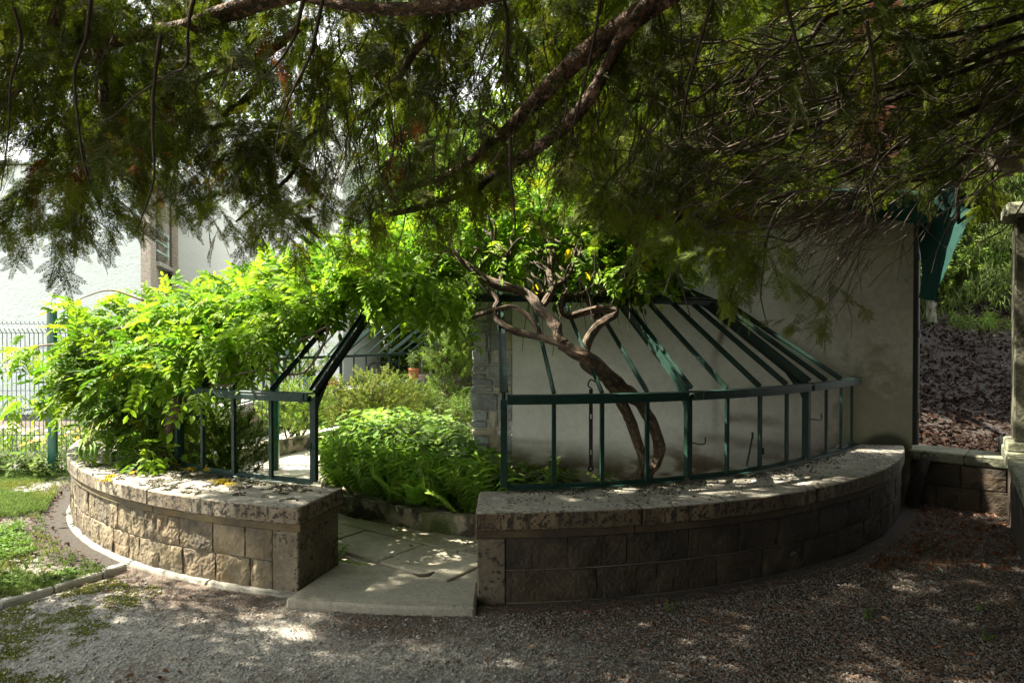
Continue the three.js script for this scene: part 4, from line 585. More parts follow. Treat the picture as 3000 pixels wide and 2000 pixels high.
// ================= WISTERIAS =================
const leaves = [pinnate(0.25, 5, 0.078, 0.036, 0.35), pinnate(0.29, 6, 0.07, 0.032, 0.55), pinnate(0.21, 4, 0.082, 0.04, 0.2)];
const bigLeaves = [pinnate(0.26, 4, 0.085, 0.045, 0.7), pinnate(0.24, 3, 0.095, 0.05, 0.9)];
function addLeaves(t, geos, m, list, nParts) {                      // the leaves that show largest are parts, the rest one mass
  const sorted = list.map(l => [l[0].distanceTo(camera.position), l]).sort((a, b) => a[0] - b[0]).map(a => a[1]);
  const pm = m.clone();
  sorted.slice(0, nParts).forEach((l, i) => { const o = shade(new THREE.Mesh(geos[i % geos.length], m)); o.name = 'leaf'; const z = l[1].clone().normalize(), x = new THREE.Vector3().crossVectors(l[2], z).normalize(), y = new THREE.Vector3().crossVectors(z, x); o.matrix.makeBasis(x, y, z).setPosition(l[0].clone().sub(t.position)); o.matrix.decompose(o.position, o.quaternion, o.scale); o.scale.setScalar(l[3]); t.add(o); });
  const rest = sorted.slice(nParts), by = geos.map(() => []); rest.forEach((l, i) => by[i % geos.length].push(l)); by.forEach((b, i) => b.length && copies(t, 'foliage', geos[i], m, b));
}
const SUNUP = SUNDIR.clone();
function leafAt(p, out, s0, s1, k, droop = 0.2) { const d = out.clone().multiplyScalar(0.9).add(rdir().multiplyScalar(0.9)); d.y -= droop; const up = V(rr(-0.5, 0.5), 1, rr(-0.5, 0.5)).addScaledVector(SUNUP, 0.4); const q = R(), cc = tone(k * 0.93, 0.25); if (q < 0.4) cc.multiply(C(0.48, 0.62, 0.66)); else if (q > 0.97) cc.multiply(C(1.35, 0.95, 0.8)); return [p, d.normalize(), up.normalize(), rr(s0 * 0.75, s1 * 1.05), cc]; }  // a share of leaves tinted darker and bluer, as if shaded
function blob(list, c, rx, ry, rz, n, k = 1, s = [0.7, 1.1], droop = 0.2) { for (let i = 0; i < n; i++) { const d = rdir(), r = Math.pow(R(), 0.4), p = c.clone().add(V(d.x * rx * r, d.y * ry * r, d.z * rz * r)); list.push(leafAt(p, V(d.x, d.y * 0.4 + 0.1, d.z), s[0], s[1], k, droop)); } }
const px = (pts, Z) => pts.map(([x, y, z]) => at(x, y, z ?? Z));
// --- the vine on the right, growing inside the frame and out through its roof
const vineR = thing('wisteria_vine', 'old twisted vine trunk inside the right of the frame, branching out over its roof', 'vine', at(1872, 1414, 5.25));
{
  const b = mat.vineBark, limb = (name, pts, rad, o = {}) => part(vineR, name, tube(px(pts), rad.map(r => r * 0.86), { ns: 14, seg: 10, rough: 0.55, freq: 11, ...o }), b);
  limb('trunk', [[1858, 1440, 5.2], [1868, 1400, 5.2], [1882, 1355, 5.2], [1866, 1290, 5.18], [1844, 1225, 5.12], [1822, 1180, 5.06], [1792, 1135, 4.95], [1770, 1105, 4.9]], [0.05, 0.043, 0.04, 0.042, 0.045, 0.045, 0.042, 0.035]);
  limb('trunk', [[1888, 1440, 5.3], [1897, 1400, 5.3], [1915, 1370, 5.3], [1932, 1320, 5.3], [1917, 1255, 5.28], [1890, 1200, 5.2], [1848, 1156, 5.08], [1800, 1122, 4.96], [1745, 1068, 4.86], [1690, 1032, 4.82], [1640, 1008, 4.85]], [0.052, 0.05, 0.048, 0.05, 0.05, 0.052, 0.06, 0.072, 0.066, 0.06, 0.045]);
  limb('trunk', [[1770, 1110, 4.96], [1728, 1085, 4.98], [1708, 1066, 5.0], [1713, 1040, 5.02]], [0.03, 0.034, 0.03, 0.035]);
  limb('branch', [[1650, 1008, 4.84], [1634, 984, 4.88], [1630, 960, 4.92], [1610, 932, 5.0], [1577, 902, 5.1], [1552, 868, 5.2], [1516, 848, 5.26], [1453, 832, 5.3], [1402, 805, 5.35], [1331, 746, 5.45], [1290, 720, 5.5]], [0.05, 0.048, 0.046, 0.045, 0.045, 0.045, 0.044, 0.04, 0.036, 0.025, 0.012]);
  limb('branch', [[1650, 1010, 4.84], [1600, 994, 4.9], [1560, 984, 4.98], [1524, 975, 5.04], [1480, 956, 5.1], [1457, 936, 5.14], [1449, 905, 5.2], [1458, 880, 5.25], [1430, 850, 5.3], [1395, 820, 5.35]], [0.034, 0.03, 0.03, 0.028, 0.027, 0.027, 0.025, 0.025, 0.02, 0.01]);
  limb('branch', [[1580, 990, 4.95], [1573, 960, 4.97], [1550, 930, 5.02], [1507, 898, 5.1], [1458, 905, 5.16], [1400, 925, 5.22], [1361, 945, 5.26]], [0.025, 0.022, 0.02, 0.02, 0.02, 0.018, 0.01]);
  limb('branch', [[1712, 1045, 5.02], [1722, 996, 5.08], [1750, 955, 5.15], [1800, 920, 5.22], [1804, 912, 5.23], [1774, 906, 5.24], [1723, 912, 5.24], [1660, 925, 5.24], [1643, 904, 5.26], [1647, 870, 5.3]], [0.045, 0.044, 0.042, 0.034, 0.034, 0.034, 0.033, 0.03, 0.028, 0.02]);
  limb('branch', [[1752, 950, 5.2], [1744, 915, 5.3], [1724, 888, 5.4]], [0.03, 0.03, 0.02]);
  limb('branch', [[1588, 898, 5.12], [1617, 845, 5.3], [1610, 797, 5.45], [1618, 740, 5.6], [1600, 700, 5.7]], [0.032, 0.034, 0.032, 0.026, 0.012]);
  limb('branch', [[1622, 845, 5.32], [1667, 803, 5.4], [1690, 760, 5.5], [1710, 715, 5.6]], [0.024, 0.02, 0.016, 0.01]);
  limb('branch', [[1762, 860, 5.5], [1758, 812, 5.6], [1774, 761, 5.7], [1802, 705, 5.8]], [0.032, 0.03, 0.026, 0.014]);
  limb('branch', [[1766, 850, 5.5], [1830, 815, 5.55], [1852, 780, 5.6]], [0.026, 0.02, 0.01]);
  limb('branch', [[1466, 832, 5.3], [1477, 756, 5.4], [1448, 705, 5.5]], [0.028, 0.026, 0.012]);
  const tw = []; for (const [x, y, z] of [[1331, 746, 5.45], [1402, 805, 5.35], [1448, 710, 5.5], [1477, 756, 5.4], [1600, 700, 5.7], [1612, 797, 5.45], [1618, 745, 5.6], [1667, 803, 5.4], [1700, 740, 5.55], [1758, 812, 5.6], [1774, 761, 5.7], [1802, 710, 5.8], [1840, 800, 5.56], [1590, 860, 5.25], [1647, 870, 5.3], [1724, 888, 5.4]]) for (let k = 0; k < 3; k++) { const pts = []; let X = x, Y = y, a = -1.57 + rr(-1.2, 1.2); for (let i = 0; i < 6; i++) { pts.push([X, Y, z + i * rr(-0.01, 0.04)]); X += Math.cos(a) * 22; Y += Math.sin(a) * 22; a += rr(-0.8, 0.8); } tw.push(tube(px(pts), [0.012, 0.009, 0.004], { ns: 6, seg: 4, rough: 0.4, freq: 14 })); } part(vineR, 'twigs', merge(tw), b, { kind: 'stuff' });
  const L = [], D = [];
  for (const [x, y, z, rx, ry, n, k] of [[1150, 760, 5.6, 0.5, 0.25, 130, 1], [1300, 700, 5.9, 0.5, 0.3, 170, 1.1], [1450, 660, 6.2, 0.55, 0.3, 190, 1.25], [1600, 650, 6.2, 0.55, 0.3, 200, 1.25], [1750, 670, 6.2, 0.5, 0.28, 180, 1.25], [1880, 720, 6.1, 0.4, 0.22, 130, 1.2], [1960, 760, 6.0, 0.3, 0.15, 60, 1.1], [1500, 740, 5.9, 0.3, 0.12, 40, 1.2], [1680, 760, 5.8, 0.35, 0.15, 60, 1.2], [1830, 800, 5.7, 0.28, 0.13, 45, 1.25], [1350, 620, 6.6, 0.6, 0.3, 150, 1.2], [1600, 600, 6.8, 0.7, 0.25, 160, 1.2], [1200, 830, 5.5, 0.35, 0.2, 90, 0.95]]) blob(L, at(x, y, z), rx, ry, 0.45, n, k);
  addLeaves(vineR, leaves, mat.vine, L, 60);
  for (const [x, y, z, rx, ry, n] of [[1180, 860, 5.2, 0.3, 0.1, 30], [1290, 860, 5.2, 0.22, 0.1, 22], [1340, 930, 5.25, 0.07, 0.06, 5], [1330, 830, 5.3, 0.2, 0.15, 22], [1650, 790, 5.6, 0.25, 0.1, 16], [1780, 790, 5.6, 0.25, 0.1, 16], [1500, 760, 5.5, 0.2, 0.1, 14], [1880, 800, 5.6, 0.2, 0.1, 12]]) blob(D, at(x, y, z), rx, ry, 0.2, n, 1.0, [0.7, 1.05], 1.1);
  addLeaves(vineR, bigLeaves, mat.vine, D, 90);
  const yl = []; for (const [x, y] of [[1672, 727], [1905, 762], [1885, 775], [1560, 830], [1720, 790], [1470, 860]]) yl.push([at(x, y, 5.5), V(rr(-0.6, 0.6), -1, rr(-0.3, 0.3)).normalize(), V(0, 0.3, 1).normalize(), rr(0.9, 1.3), C(4.2, 2.0, 0.8)]);
  const pos = [], col = []; leafRaw(pos, col, V(0, 0, 0), V(0, 0, 1), V(0, 1, 0), 0.09, 0.05, 1); copies(vineR, 'yellow_leaves', finish(pos, col), mat.vine, yl);
  const st = []; for (let i = 0; i < 26; i++) { const a = at(rr(1150, 1900), rr(720, 880), rr(5.2, 5.6)), b2 = a.clone().add(V(rr(-0.2, 0.2), -rr(0.15, 0.6), rr(-0.1, 0.1))); st.push(tube([a, a.clone().lerp(b2, 0.5).add(V(rr(-0.05, 0.05), 0, 0)), b2], [0.0035, 0.002], { ns: 4, seg: 3 })); } part(vineR, 'tendrils', merge(st), mat.twig, { kind: 'stuff' });
}
// --- the vine on the left, heaped over the roof and hanging over the wall
const vineL = thing('wisteria_vine', 'bright sunlit wisteria heaped over the left of the frame and spilling over the curved wall', 'vine', at(495, 1352, 5.5));
{
  const b = mat.vineBark;
  part(vineL, 'trunk', tube(px([[488, 1365, 5.5], [492, 1300, 5.48], [500, 1245, 5.42], [516, 1205, 5.36], [514, 1160, 5.34], [505, 1120, 5.35], [540, 1070, 5.4], [600, 1020, 5.5]]), [0.05, 0.042, 0.048, 0.055, 0.06, 0.055, 0.04, 0.02], { ns: 12, seg: 9, rough: 0.5, freq: 9 }), b);
  part(vineL, 'trunk', tube(px([[520, 1240, 5.4], [530, 1190, 5.36], [545, 1140, 5.35], [530, 1100, 5.4], [470, 1040, 5.5], [400, 990, 5.7]]), [0.02, 0.03, 0.034, 0.03, 0.025, 0.015], { ns: 10, seg: 8, rough: 0.4, freq: 9 }), b);
  const shoots = [[[1050, 835, 5.6], [900, 880, 5.4], [800, 960, 5.2], [720, 1040, 5.1], [620, 1120, 5.2]], [[880, 1000, 5.2], [960, 960, 5.1], [890, 1090, 5.0], [760, 1085, 5.0], [640, 1110, 5.1]], [[400, 1050, 5.8], [250, 1140, 6.0], [120, 1190, 6.1], [20, 1215, 6.2]], [[350, 960, 5.9], [200, 1000, 6.1], [60, 1020, 6.2], [-60, 1030, 6.3]], [[420, 880, 6.0], [320, 850, 6.1], [220, 880, 6.2]], [[560, 1130, 5.3], [700, 1120, 5.1], [850, 1040, 5.0]], [[300, 1200, 5.6], [270, 1260, 5.5], [255, 1300, 5.4]], [[470, 1100, 5.5], [380, 1180, 5.6], [330, 1280, 5.5]]];
  for (const s of shoots) part(vineL, 'shoot', tube(px(s), [0.012, 0.008, 0.004], { ns: 6, seg: 6, rough: 0.2 }), mat.twigPale);
  const L = [], B = [];
  for (let a = -27; a >= -84; a -= 3) for (let r = 4.0; r > 1.7; r -= 0.2) {
    const edge = lerp(3.5, 4.3, sst(-26, -40, a)); if (r > edge) continue; const dens = a > -33 && r > 3.0 ? 0.4 : a < -46 && r < 3.2 ? 0.45 : 0.9; const q = roofPt(a + rr(-2, 2), Math.min(3.84, r + rr(-0.1, 0.1))); if (r > 3.84) q.add(V(Math.sin(a / 57.3) * (r - 3.84), -0.05, Math.cos(a / 57.3) * (r - 3.84)));
    blob(L, q.add(V(0, 0.09 + 0.22 * fbm(a * 0.13, r * 1.7, 2), 0)), 0.22, 0.14, 0.22, Math.round(9 * dens), 1.15);
  }
  for (let a = -14; a >= -27; a -= 3) for (let r = 2.9; r > 1.6; r -= 0.22) blob(L, roofPt(a, r).add(V(0, 0.14, 0)), 0.22, 0.12, 0.22, 7, 1.1);
  for (const [x, y, z, rx, ry, rz, n, k] of [[60, 1030, 6.2, 0.25, 0.04, 0.2, 18, 1.2], [170, 1020, 6.1, 0.3, 0.06, 0.25, 22, 1.2], [280, 1010, 6.0, 0.3, 0.12, 0.3, 80, 1.1], [300, 1060, 5.9, 0.35, 0.2, 0.3, 130, 0.8], [230, 1085, 6.0, 0.24, 0.1, 0.25, 34, 0.9], [100, 1170, 6.1, 0.25, 0.05, 0.2, 28, 1.1], [210, 1140, 6.0, 0.22, 0.05, 0.2, 20, 0.95], [330, 1160, 5.8, 0.35, 0.18, 0.3, 120, 0.85], [420, 1080, 5.6, 0.35, 0.25, 0.3, 160, 0.9], [430, 1220, 5.6, 0.3, 0.2, 0.2, 110, 0.9], [360, 1260, 5.6, 0.25, 0.15, 0.2, 70, 0.85], [470, 1330, 5.5, 0.12, 0.07, 0.12, 14, 0.9], [420, 1330, 5.35, 0.12, 0.06, 0.1, 14, 0.9], [270, 900, 6.3, 0.22, 0.06, 0.2, 34, 1.2], [370, 940, 6.2, 0.25, 0.1, 0.25, 50, 1.15], [230, 925, 6.3, 0.2, 0.03, 0.2, 14, 1], [340, 990, 6.1, 0.3, 0.12, 0.3, 90, 1], [480, 930, 6.3, 0.35, 0.14, 0.35, 110, 1.15], [600, 880, 6.6, 0.45, 0.12, 0.4, 130, 1.2], [560, 940, 5.9, 0.4, 0.18, 0.35, 150, 1.15], [700, 900, 5.8, 0.4, 0.15, 0.3, 140, 1.2], [620, 1040, 5.4, 0.35, 0.13, 0.25, 130, 1.3], [500, 1040, 5.5, 0.3, 0.16, 0.25, 110, 1.2], [720, 1040, 5.15, 0.16, 0.06, 0.12, 22, 1.3], [800, 960, 5.2, 0.2, 0.07, 0.15, 24, 1.2], [860, 900, 5.4, 0.3, 0.12, 0.25, 80, 1.15], [980, 850, 5.6, 0.35, 0.12, 0.3, 90, 1.1], [1080, 850, 5.6, 0.3, 0.12, 0.3, 70, 1.05], [820, 840, 6.3, 0.5, 0.13, 0.4, 140, 1.2], [980, 800, 6.3, 0.5, 0.16, 0.4, 150, 1.15], [600, 1130, 5.15, 0.1, 0.04, 0.08, 8, 1.2]]) blob(L, at(x, y, z), rx, ry, rz, n, k);
  addLeaves(vineL, leaves, mat.vine, L, 120);
  for (const [x, y, z, rx, ry, n] of [[470, 1110, 5.3, 0.12, 0.06, 8], [760, 990, 5.0, 0.2, 0.08, 12], [640, 1010, 5.2, 0.25, 0.1, 16], [460, 1330, 5.2, 0.12, 0.05, 6], [560, 1160, 5.1, 0.15, 0.05, 6], [340, 1000, 5.8, 0.3, 0.15, 24], [360, 1110, 5.6, 0.3, 0.15, 24]]) blob(B, at(x, y, z), rx, ry, 0.15, n, 1.1, [0.6, 0.95], 0.5);
  addLeaves(vineL, bigLeaves, mat.vine, B, 50);
  // hanging pods and dry leaves on the coping
  for (const [x0, y0, x1, y1, bow] of [[241, 1293, 244, 1350, -10], [246, 1303, 263, 1348, -6], [263, 1303, 261, 1345, 6], [273, 1293, 268, 1346, 10]]) part(vineL, 'seed_pod', tube([at(x0, y0, 5.15), at((x0 + x1) / 2 + bow, (y0 * 0.6 + y1 * 0.4), 5.12), at((x0 + x1) / 2 + bow * 0.7, (y0 * 0.25 + y1 * 0.75), 5.12), at(x1, y1, 5.15)], [0.004, 0.012, 0.012, 0.003], { ns: 8, seg: 5 }), M({ color: C(0.1, 0.19, 0.03), roughness: 0.7 }));
  part(vineL, 'pod_stem', tube(px([[282, 1215, 5.4], [268, 1255, 5.25], [260, 1292, 5.15]]), [0.005, 0.004], { ns: 5 }), mat.twigPale);
  const dl = []; for (const [x, y] of [[335, 1390], [350, 1378], [375, 1372], [545, 1345], [560, 1352], [585, 1360], [610, 1372], [640, 1392], [655, 1405], [680, 1398], [530, 1350]]) dl.push([gnd(x, y + 12, 0.56), V(rr(-1, 1), 0.3, rr(0.2, 1)).normalize(), V(0, 1, 0.2), rr(0.4, 0.7), C(2.6, 1.15, 0.8)]); copies(vineL, 'withered_leaves', leaves[2], mat.vine, dl);
}
// ================= PLANTS IN THE BEDS =================
function plantThing(name, label, cat, base, geos, list, m, stems, group) { const t = thing(name, label, cat, base, group); const by = geos.map(() => []); list.forEach((l, i) => by[i % geos.length].push(l)); by.forEach((b, i) => copies(t, 'leaves', geos[i], m, b)); if (stems) part(t, 'stems', merge(stems), mat.twig, { kind: 'stuff' }); return t; }
function shrub(label, c, rx, ry, rz, n, geos, k, s, tint = null, cat = 'shrub') { const l = [], st = []; for (let i = 0; i < n; i++) { const d = rdir(), r = Math.pow(R(), 0.33), p = c.clone().add(V(d.x * rx * r, ry + d.y * ry * r, d.z * rz * r)), lump = fbm(p.x * 4, p.y * 4, 2, 0, p.z * 4); if (lump < 0.36) continue; const dir = V(d.x, Math.abs(d.y) * 0.5 + 0.5, d.z).add(rdir().multiplyScalar(0.5)).normalize(); l.push([p.addScaledVector(dir, -0.1), dir, rdir(), rr(s[0], s[1]), tint ? tone(k).multiply(tint) : tone(k, 0.35)]); } for (let i = 0; i < 9; i++) { const q = c.clone().add(V(rr(-0.7, 0.7) * rx, ry * 1.3, rr(-0.7, 0.7) * rz)); st.push(tube([c.clone().add(V(rr(-0.1, 0.1), -0.05, rr(-0.1, 0.1))), c.clone().lerp(q, 0.5).add(V(rr(-0.1, 0.1), 0, 0)), q], [0.014, 0.006], { ns: 5, seg: 3 })); } return plantThing('shrub', label, cat, c, geos, l, mat.shrub, st); }
shrub('feathery bright green bush behind the left bars, beside the inner path', W(-2.75, 0.2, 6.5), 0.48, 0.36, 0.45, 520, [sprigGeo, fineSprig], 0.85, [0.5, 0.8]);
shrub('low yellow-green bush against the middle of the left glazing bars', W(-3.6, 0.22, 7.6), 0.6, 0.42, 0.5, 420, [fineSprig, sprigGeo], 1.2, [0.5, 0.9]);
shrub('pale small-leaved shrub behind the doorway post by the far kerb', W(-2.95, 0.22, 9.3), 0.55, 0.42, 0.6, 520, [fineSprig], 1.25, [0.5, 0.9]);
shrub('large dark small-leaved shrub in front of the far wall', W(-2.15, 0.1, 10.3), 0.85, 0.5, 0.6, 1200, [fineSprig], 1.05, [0.5, 0.95], C(1.25, 1, 1));
shrub('yellow-green clipped shrub right of the big dark shrub', W(-1.75, 0.1, 11.2), 0.5, 0.42, 0.4, 420, [fineSprig], 1.1, [0.5, 0.9]);
shrub('shadowy ferny plants at the foot of the far wall left of the stone pier', W(-1.0, 0.0, 11.5), 0.8, 0.28, 0.6, 420, [lanceSprig, sprigGeo], 0.75, [0.5, 0.8]);
shrub('tall climbing greenery filling the gap left of the stone pier', W(-1.15, 0.2, 12.6), 0.5, 0.95, 0.5, 900, [sprigGeo, fineSprig], 1.05, [0.5, 0.95]);
shrub('glossy leafy climber on the far bars above the terracotta pot', W(-1.5, 1.6, 13.0), 0.8, 0.4, 0.5, 600, [sprigGeo, lanceSprig], 1.0, [0.5, 0.9]);
shrub('bamboo-like lance-leaved plant in front of the pale building', W(-4.2, 0.5, 12.6), 0.9, 0.6, 0.3, 130, [lanceSprig], 1.5, [0.6, 1.0]);
shrub('leafy dark bush behind the left vine, below its roof', W(-4.0, 0.25, 7.0), 0.4, 0.45, 0.5, 300, [sprigGeo], 0.8, [0.6, 0.95]);
// ground cover of the middle bed
{
  const lil = [], mid = [], inBed = (x, z) => { let c = false; for (let i = 0, j = bedA.length - 1; i < bedA.length; j = i++) { const [a, b] = bedA[i], [d, e] = bedA[j]; if ((b > z) !== (e > z) && x < (d - a) * (z - b) / (e - b) + a) c = !c; } return c; };
  let n = 0; while (n++ < 9000 && (lil.length < 420 || mid.length < 480)) {
    const x = rr(-2.2, 0.5), z = rr(5.0, 9.4); if (!inBed(x, z)) continue; if (x > -0.42 && z > 6.55) continue; const front = sst(7.2, 6.5, z + (x + 1.2) * 0.9) * sst(0.05, -0.35, x);
    if (R() < front) { if (lil.length < 420) lil.push([W(x, 0.19, z), V(rr(-0.7, 0.7), 1, rr(-0.4, 0.9)).normalize(), rdir(), rr(0.7, 1.3), tone(1.05)]); }
    else if (mid.length < 480 && R() < 0.7) { const sunny = x < -1.5 ? 1.1 : 0.72; mid.push([W(x, 0.19, z), V(rr(-0.4, 0.4), 1, rr(-0.3, 0.5)).normalize(), rdir(), rr(0.7, 1.5) * (x > -0.3 ? 0.6 : 1), tone(sunny)]); }  // leaves at the left edge toned lighter, as if sunlit
  }
  stuff('ground_cover', lanceSprig2(), mat.bed, lil, 'bright lance-leaved ground cover along the front of the middle bed', 'ground cover');
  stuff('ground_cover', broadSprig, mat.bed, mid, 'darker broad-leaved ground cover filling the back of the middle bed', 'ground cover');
  function lanceSprig2() { const pos = [], col = []; let o = V(0, 0, 0), d = V(0, 0, 1); for (let i = 0; i < 8; i++) { const q = o.clone().addScaledVector(d, 0.034); stemRaw(pos, col, o, q, 0.0025, [0.8, 0.9, 0.7]); d.y -= 0.06 * i * 0.4; d.normalize(); for (const s of [-1, 1]) { const ld = V(s, 0.25, 0.7).normalize(), u = V(0, -0.3, 1).addScaledVector(ld, -ld.z * 0.9).normalize(); leafRaw(pos, col, q, ld, u, rr(0.085, 0.115), 0.032, rr(0.85, 1.15), 0.4, 0.3, 0.35); } o = q; } return finish(pos, col); }
  // single plants that stand out
  const sp = (label, base, tips, geo, m, s, k) => { const t = thing('plant', label, 'plant', base), st = []; const l = []; for (const tip of tips) { st.push(tube([base.clone(), base.clone().lerp(tip, 0.5).add(V(rr(-0.02, 0.02), 0.03, 0)), tip], [0.004, 0.003], { ns: 5, seg: 4 })); for (let i = 1; i < 10; i++) { const q = base.clone().lerp(tip, i / 9); l.push([q, V(i % 2 ? 1 : -1, 0.35, rr(-0.4, 0.6)).normalize(), V(0, 1, 0.3), s * rr(0.8, 1.1), tone(k)]); } } part(t, 'stem', merge(st), mat.twigPale); copies(t, 'leaves', geo, m, l); return t; };
  const pos = [], col = []; leafRaw(pos, col, V(0, 0, 0), V(0, 0, 1), V(0, 1, 0), 0.085, 0.05, 1, 0.3, 0.2); const one = finish(pos, col);
  sp('tall sprig with round light green leaves rising from the left edge of the bed', gnd(985, 1400, 0.22), [at(975, 1235, 6.3), at(1040, 1225, 6.3), at(1000, 1280, 6.2)], one, mat.bed, 0.9, 1.2);
  sp('thin stem with paired leaves standing tall in the middle of the bed', W(-0.9, 0.2, 7.4), [at(1170, 1180, 7.4), at(1150, 1185, 7.4), at(1210, 1190, 7.4)], one, mat.bed, 0.8, 0.8);
  sp('small fern-like plant beside the stone pier', W(-0.75, 0.2, 7.9), [at(1335, 1195, 7.9)], one, mat.bed, 1, 0.9);
  sp('small yellowing seedling at the foot of the left wall end', gnd(985, 1640, 0.05), [at(990, 1565, 4.7), at(1010, 1600, 4.6), at(1055, 1655, 4.5)], one, mat.bed, 0.5, 1.3);
  sp('leafy weed between the stone pier and the right-hand corner post', W(-0.18, 0.2, 5.9), [at(1440, 1370, 5.8), at(1465, 1385, 5.7), at(1415, 1395, 5.8)], one, mat.bed, 0.9, 0.8);
  sp('fresh green weeds growing at the foot of the white wall behind the bars', W(0.9, 0.18, 6.3), [at(1720, 1385, 6.2), at(1760, 1378, 6.2), at(1790, 1392, 6.2), at(1745, 1395, 6.2)], one, mat.bed, 0.6, 0.9);
  solo('soil_heap', (() => { const g = new THREE.SphereGeometry(0.36, 20, 12); g.scale(1, 0.42, 0.5); const p = g.attributes.position; for (let i = 0; i < p.count; i++) p.setY(i, p.getY(i) * (0.8 + 0.5 * fbm(p.getX(i) * 7 + 9, p.getZ(i) * 7, 3))); g.computeVertexNormals(); return boxUV(g.translate(0.3, 0.2, -6.2)); })(), mat.soil, 'small heap of dark mossy soil against the white wall behind the corner post', 'soil heap');
}
// flowers and low plants along the fence
{
  const l = [], fl = []; for (let i = 0; i < 520; i++) { const x = rr(-8, -4.2), z = rr(7.95, 9.6); l.push([W(x, 0.0, z), V(rr(-0.6, 0.6), 1, rr(-0.6, 0.6)).normalize(), rdir(), rr(0.6, 1.25), tone(1.1)]); }
  for (let i = 0; i < 170; i++) { const x = rr(-8, -4.5), z = rr(8.2, 9.7), k = R(); fl.push([W(x, rr(0.22, 0.42), z), V(rr(-0.3, 0.3), 1, 0.5).normalize(), rdir(), rr(0.7, 1.4), x < -5.9 && k < 0.5 ? C(0.85, 0.85, 0.9) : k < 0.75 ? C(0.85, 0.5, 0.04) : k < 0.85 ? C(0.7, 0.3, 0.12) : C(0.18, 0.08, 0.4)]); }
  stuff('bedding_plants', sprigGeo, mat.shrub, l, 'low leafy bedding plants behind the mesh fence', 'plants');
  const pos = [], col = []; for (let i = 0; i < 6; i++) { const a = i * 1.047; leafRaw(pos, col, V(0, 0, 0), V(Math.cos(a), Math.sin(a), 0.35).normalize(), V(0, 0, 1), 0.03, 0.022, 1, 0.1, 0); }
  stuff('flowers', finish(pos, col), new THREE.MeshPhysicalMaterial({ vertexColors: true, side: THREE.DoubleSide, roughness: 0.95, transmission: 0.3, thickness: 0 }), fl, 'white, orange and violet flowers blooming behind the mesh fence', 'flowers');
  const w = [], nb = []; for (let i = 0; i < 160; i++) { const x = rr(-7.5, -4.6); w.push([W(x, 0.02, rr(7.4, 7.95)), V(rr(-0.6, 0.6), 1, rr(-0.5, 0.7)).normalize(), rdir(), rr(0.4, 0.9), tone(0.9)]); }
  stuff('fence_weeds', broadSprig, mat.shrub, w, 'leafy weeds growing along the foot of the mesh fence', 'weeds');
}
// ================= TREES BEHIND =================
const clump = (() => { const pos = [], col = []; for (let i = 0; i < 26; i++) { const o = rdir().multiplyScalar(0.32 * Math.pow(R(), 0.4)), d = rdir(), u = V(rr(-0.6, 0.6), 1, rr(-0.6, 0.6)); u.addScaledVector(d, -u.dot(d)).normalize(); leafRaw(pos, col, o, d, u, rr(0.1, 0.16), rr(0.05, 0.08), rr(0.75, 1.2), 0.2, 0.2); } return finish(pos, col); })();
const needleClump = (() => { const pos = [], col = []; for (let i = 0; i < 40; i++) { const o = V(rr(-0.25, 0.25), rr(-0.06, 0.06), rr(0, 0.7)), d = V(rr(-1, 1), rr(-0.7, 0.1), rr(0.2, 1)).normalize(), u = V(0, 1, 0).addScaledVector(d, -d.y).normalize(); leafRaw(pos, col, o, d, u, rr(0.12, 0.22), 0.018, rr(0.7, 1.2), 0.1, 0.3); } return finish(pos, col); })();
function tree(label, X, Z, h0, H, rx, ry, n, k, conifer = false) {
  const t = thing(conifer ? 'conifer_tree' : 'broadleaf_tree', label, 'tree', W(X, h0, Z)), st = conifer ? H : H * 0.75;
  part(t, 'trunk', tube([W(X, h0 - 0.2, Z), W(X + rr(-0.2, 0.2), h0 + st * 0.5, Z), W(X + rr(-0.4, 0.4), h0 + st, Z)], [0.28, 0.2, 0.05], { ns: 9, rough: 0.15 }), mat.trunk);
  const lim = [], l = [];
  for (let i = 0; i < 12; i++) { const y = h0 + H * rr(0.2, 0.85), a = rr(0, 6.28), len = rx * rr(0.5, 0.95) * (conifer ? 1.15 - (y - h0) / H : 1), o = W(X, y, Z), e = o.clone().add(V(Math.cos(a) * len, conifer ? -0.3 : len * 0.4, Math.sin(a) * len)); lim.push(tube([o, o.clone().lerp(e, 0.5).add(V(0, 0.15, 0)), e], [0.09, 0.02], { ns: 6, seg: 4 })); }
  part(t, 'limbs', merge(lim), mat.trunk);
  for (let i = 0; i < n; i++) {
    if (conifer) { const v = Math.pow(R(), 0.8), y = h0 + H * (0.02 + 0.97 * v), rad = rx * (1.05 - v) * Math.pow(R(), 0.5), a = rr(0, 6.28); l.push([W(X + Math.cos(a) * rad, y - 0.12 * rad, Z + Math.sin(a) * rad), V(Math.cos(a), -0.35, -Math.sin(a)).add(rdir().multiplyScalar(0.3)), V(0, 1, 0), rr(0.8, 1.5), tone(k)]); }
    else { const d = rdir(), r = Math.pow(R(), 0.38), p = W(X + d.x * rx * r, h0 + H - ry + d.y * ry * r, Z + d.z * rx * r); if (fbm(p.x * 0.9, p.y * 0.9, 3, 0, p.z * 0.9) < 0.4) continue; l.push([p, rdir(), V(0, 1, 0), rr(0.8, 1.7), tone(k, 0.35)]); }
  }
  copies(t, 'crown', conifer ? needleClump : clump, conifer ? mat.shrub : mat.tree, l); return t;
}
tree('tall leafy tree behind the left end of the pale building', -12, 24, 0, 13, 4, 5, 700, 1);
tree('light green tree rising behind the middle of the pale building', -5.5, 25, 0, 11, 3.5, 4, 800, 1.1);
tree('sunny broad tree straight behind the round greenhouse', -1.2, 19, 0, 8, 2.8, 3.6, 1100, 1.15);
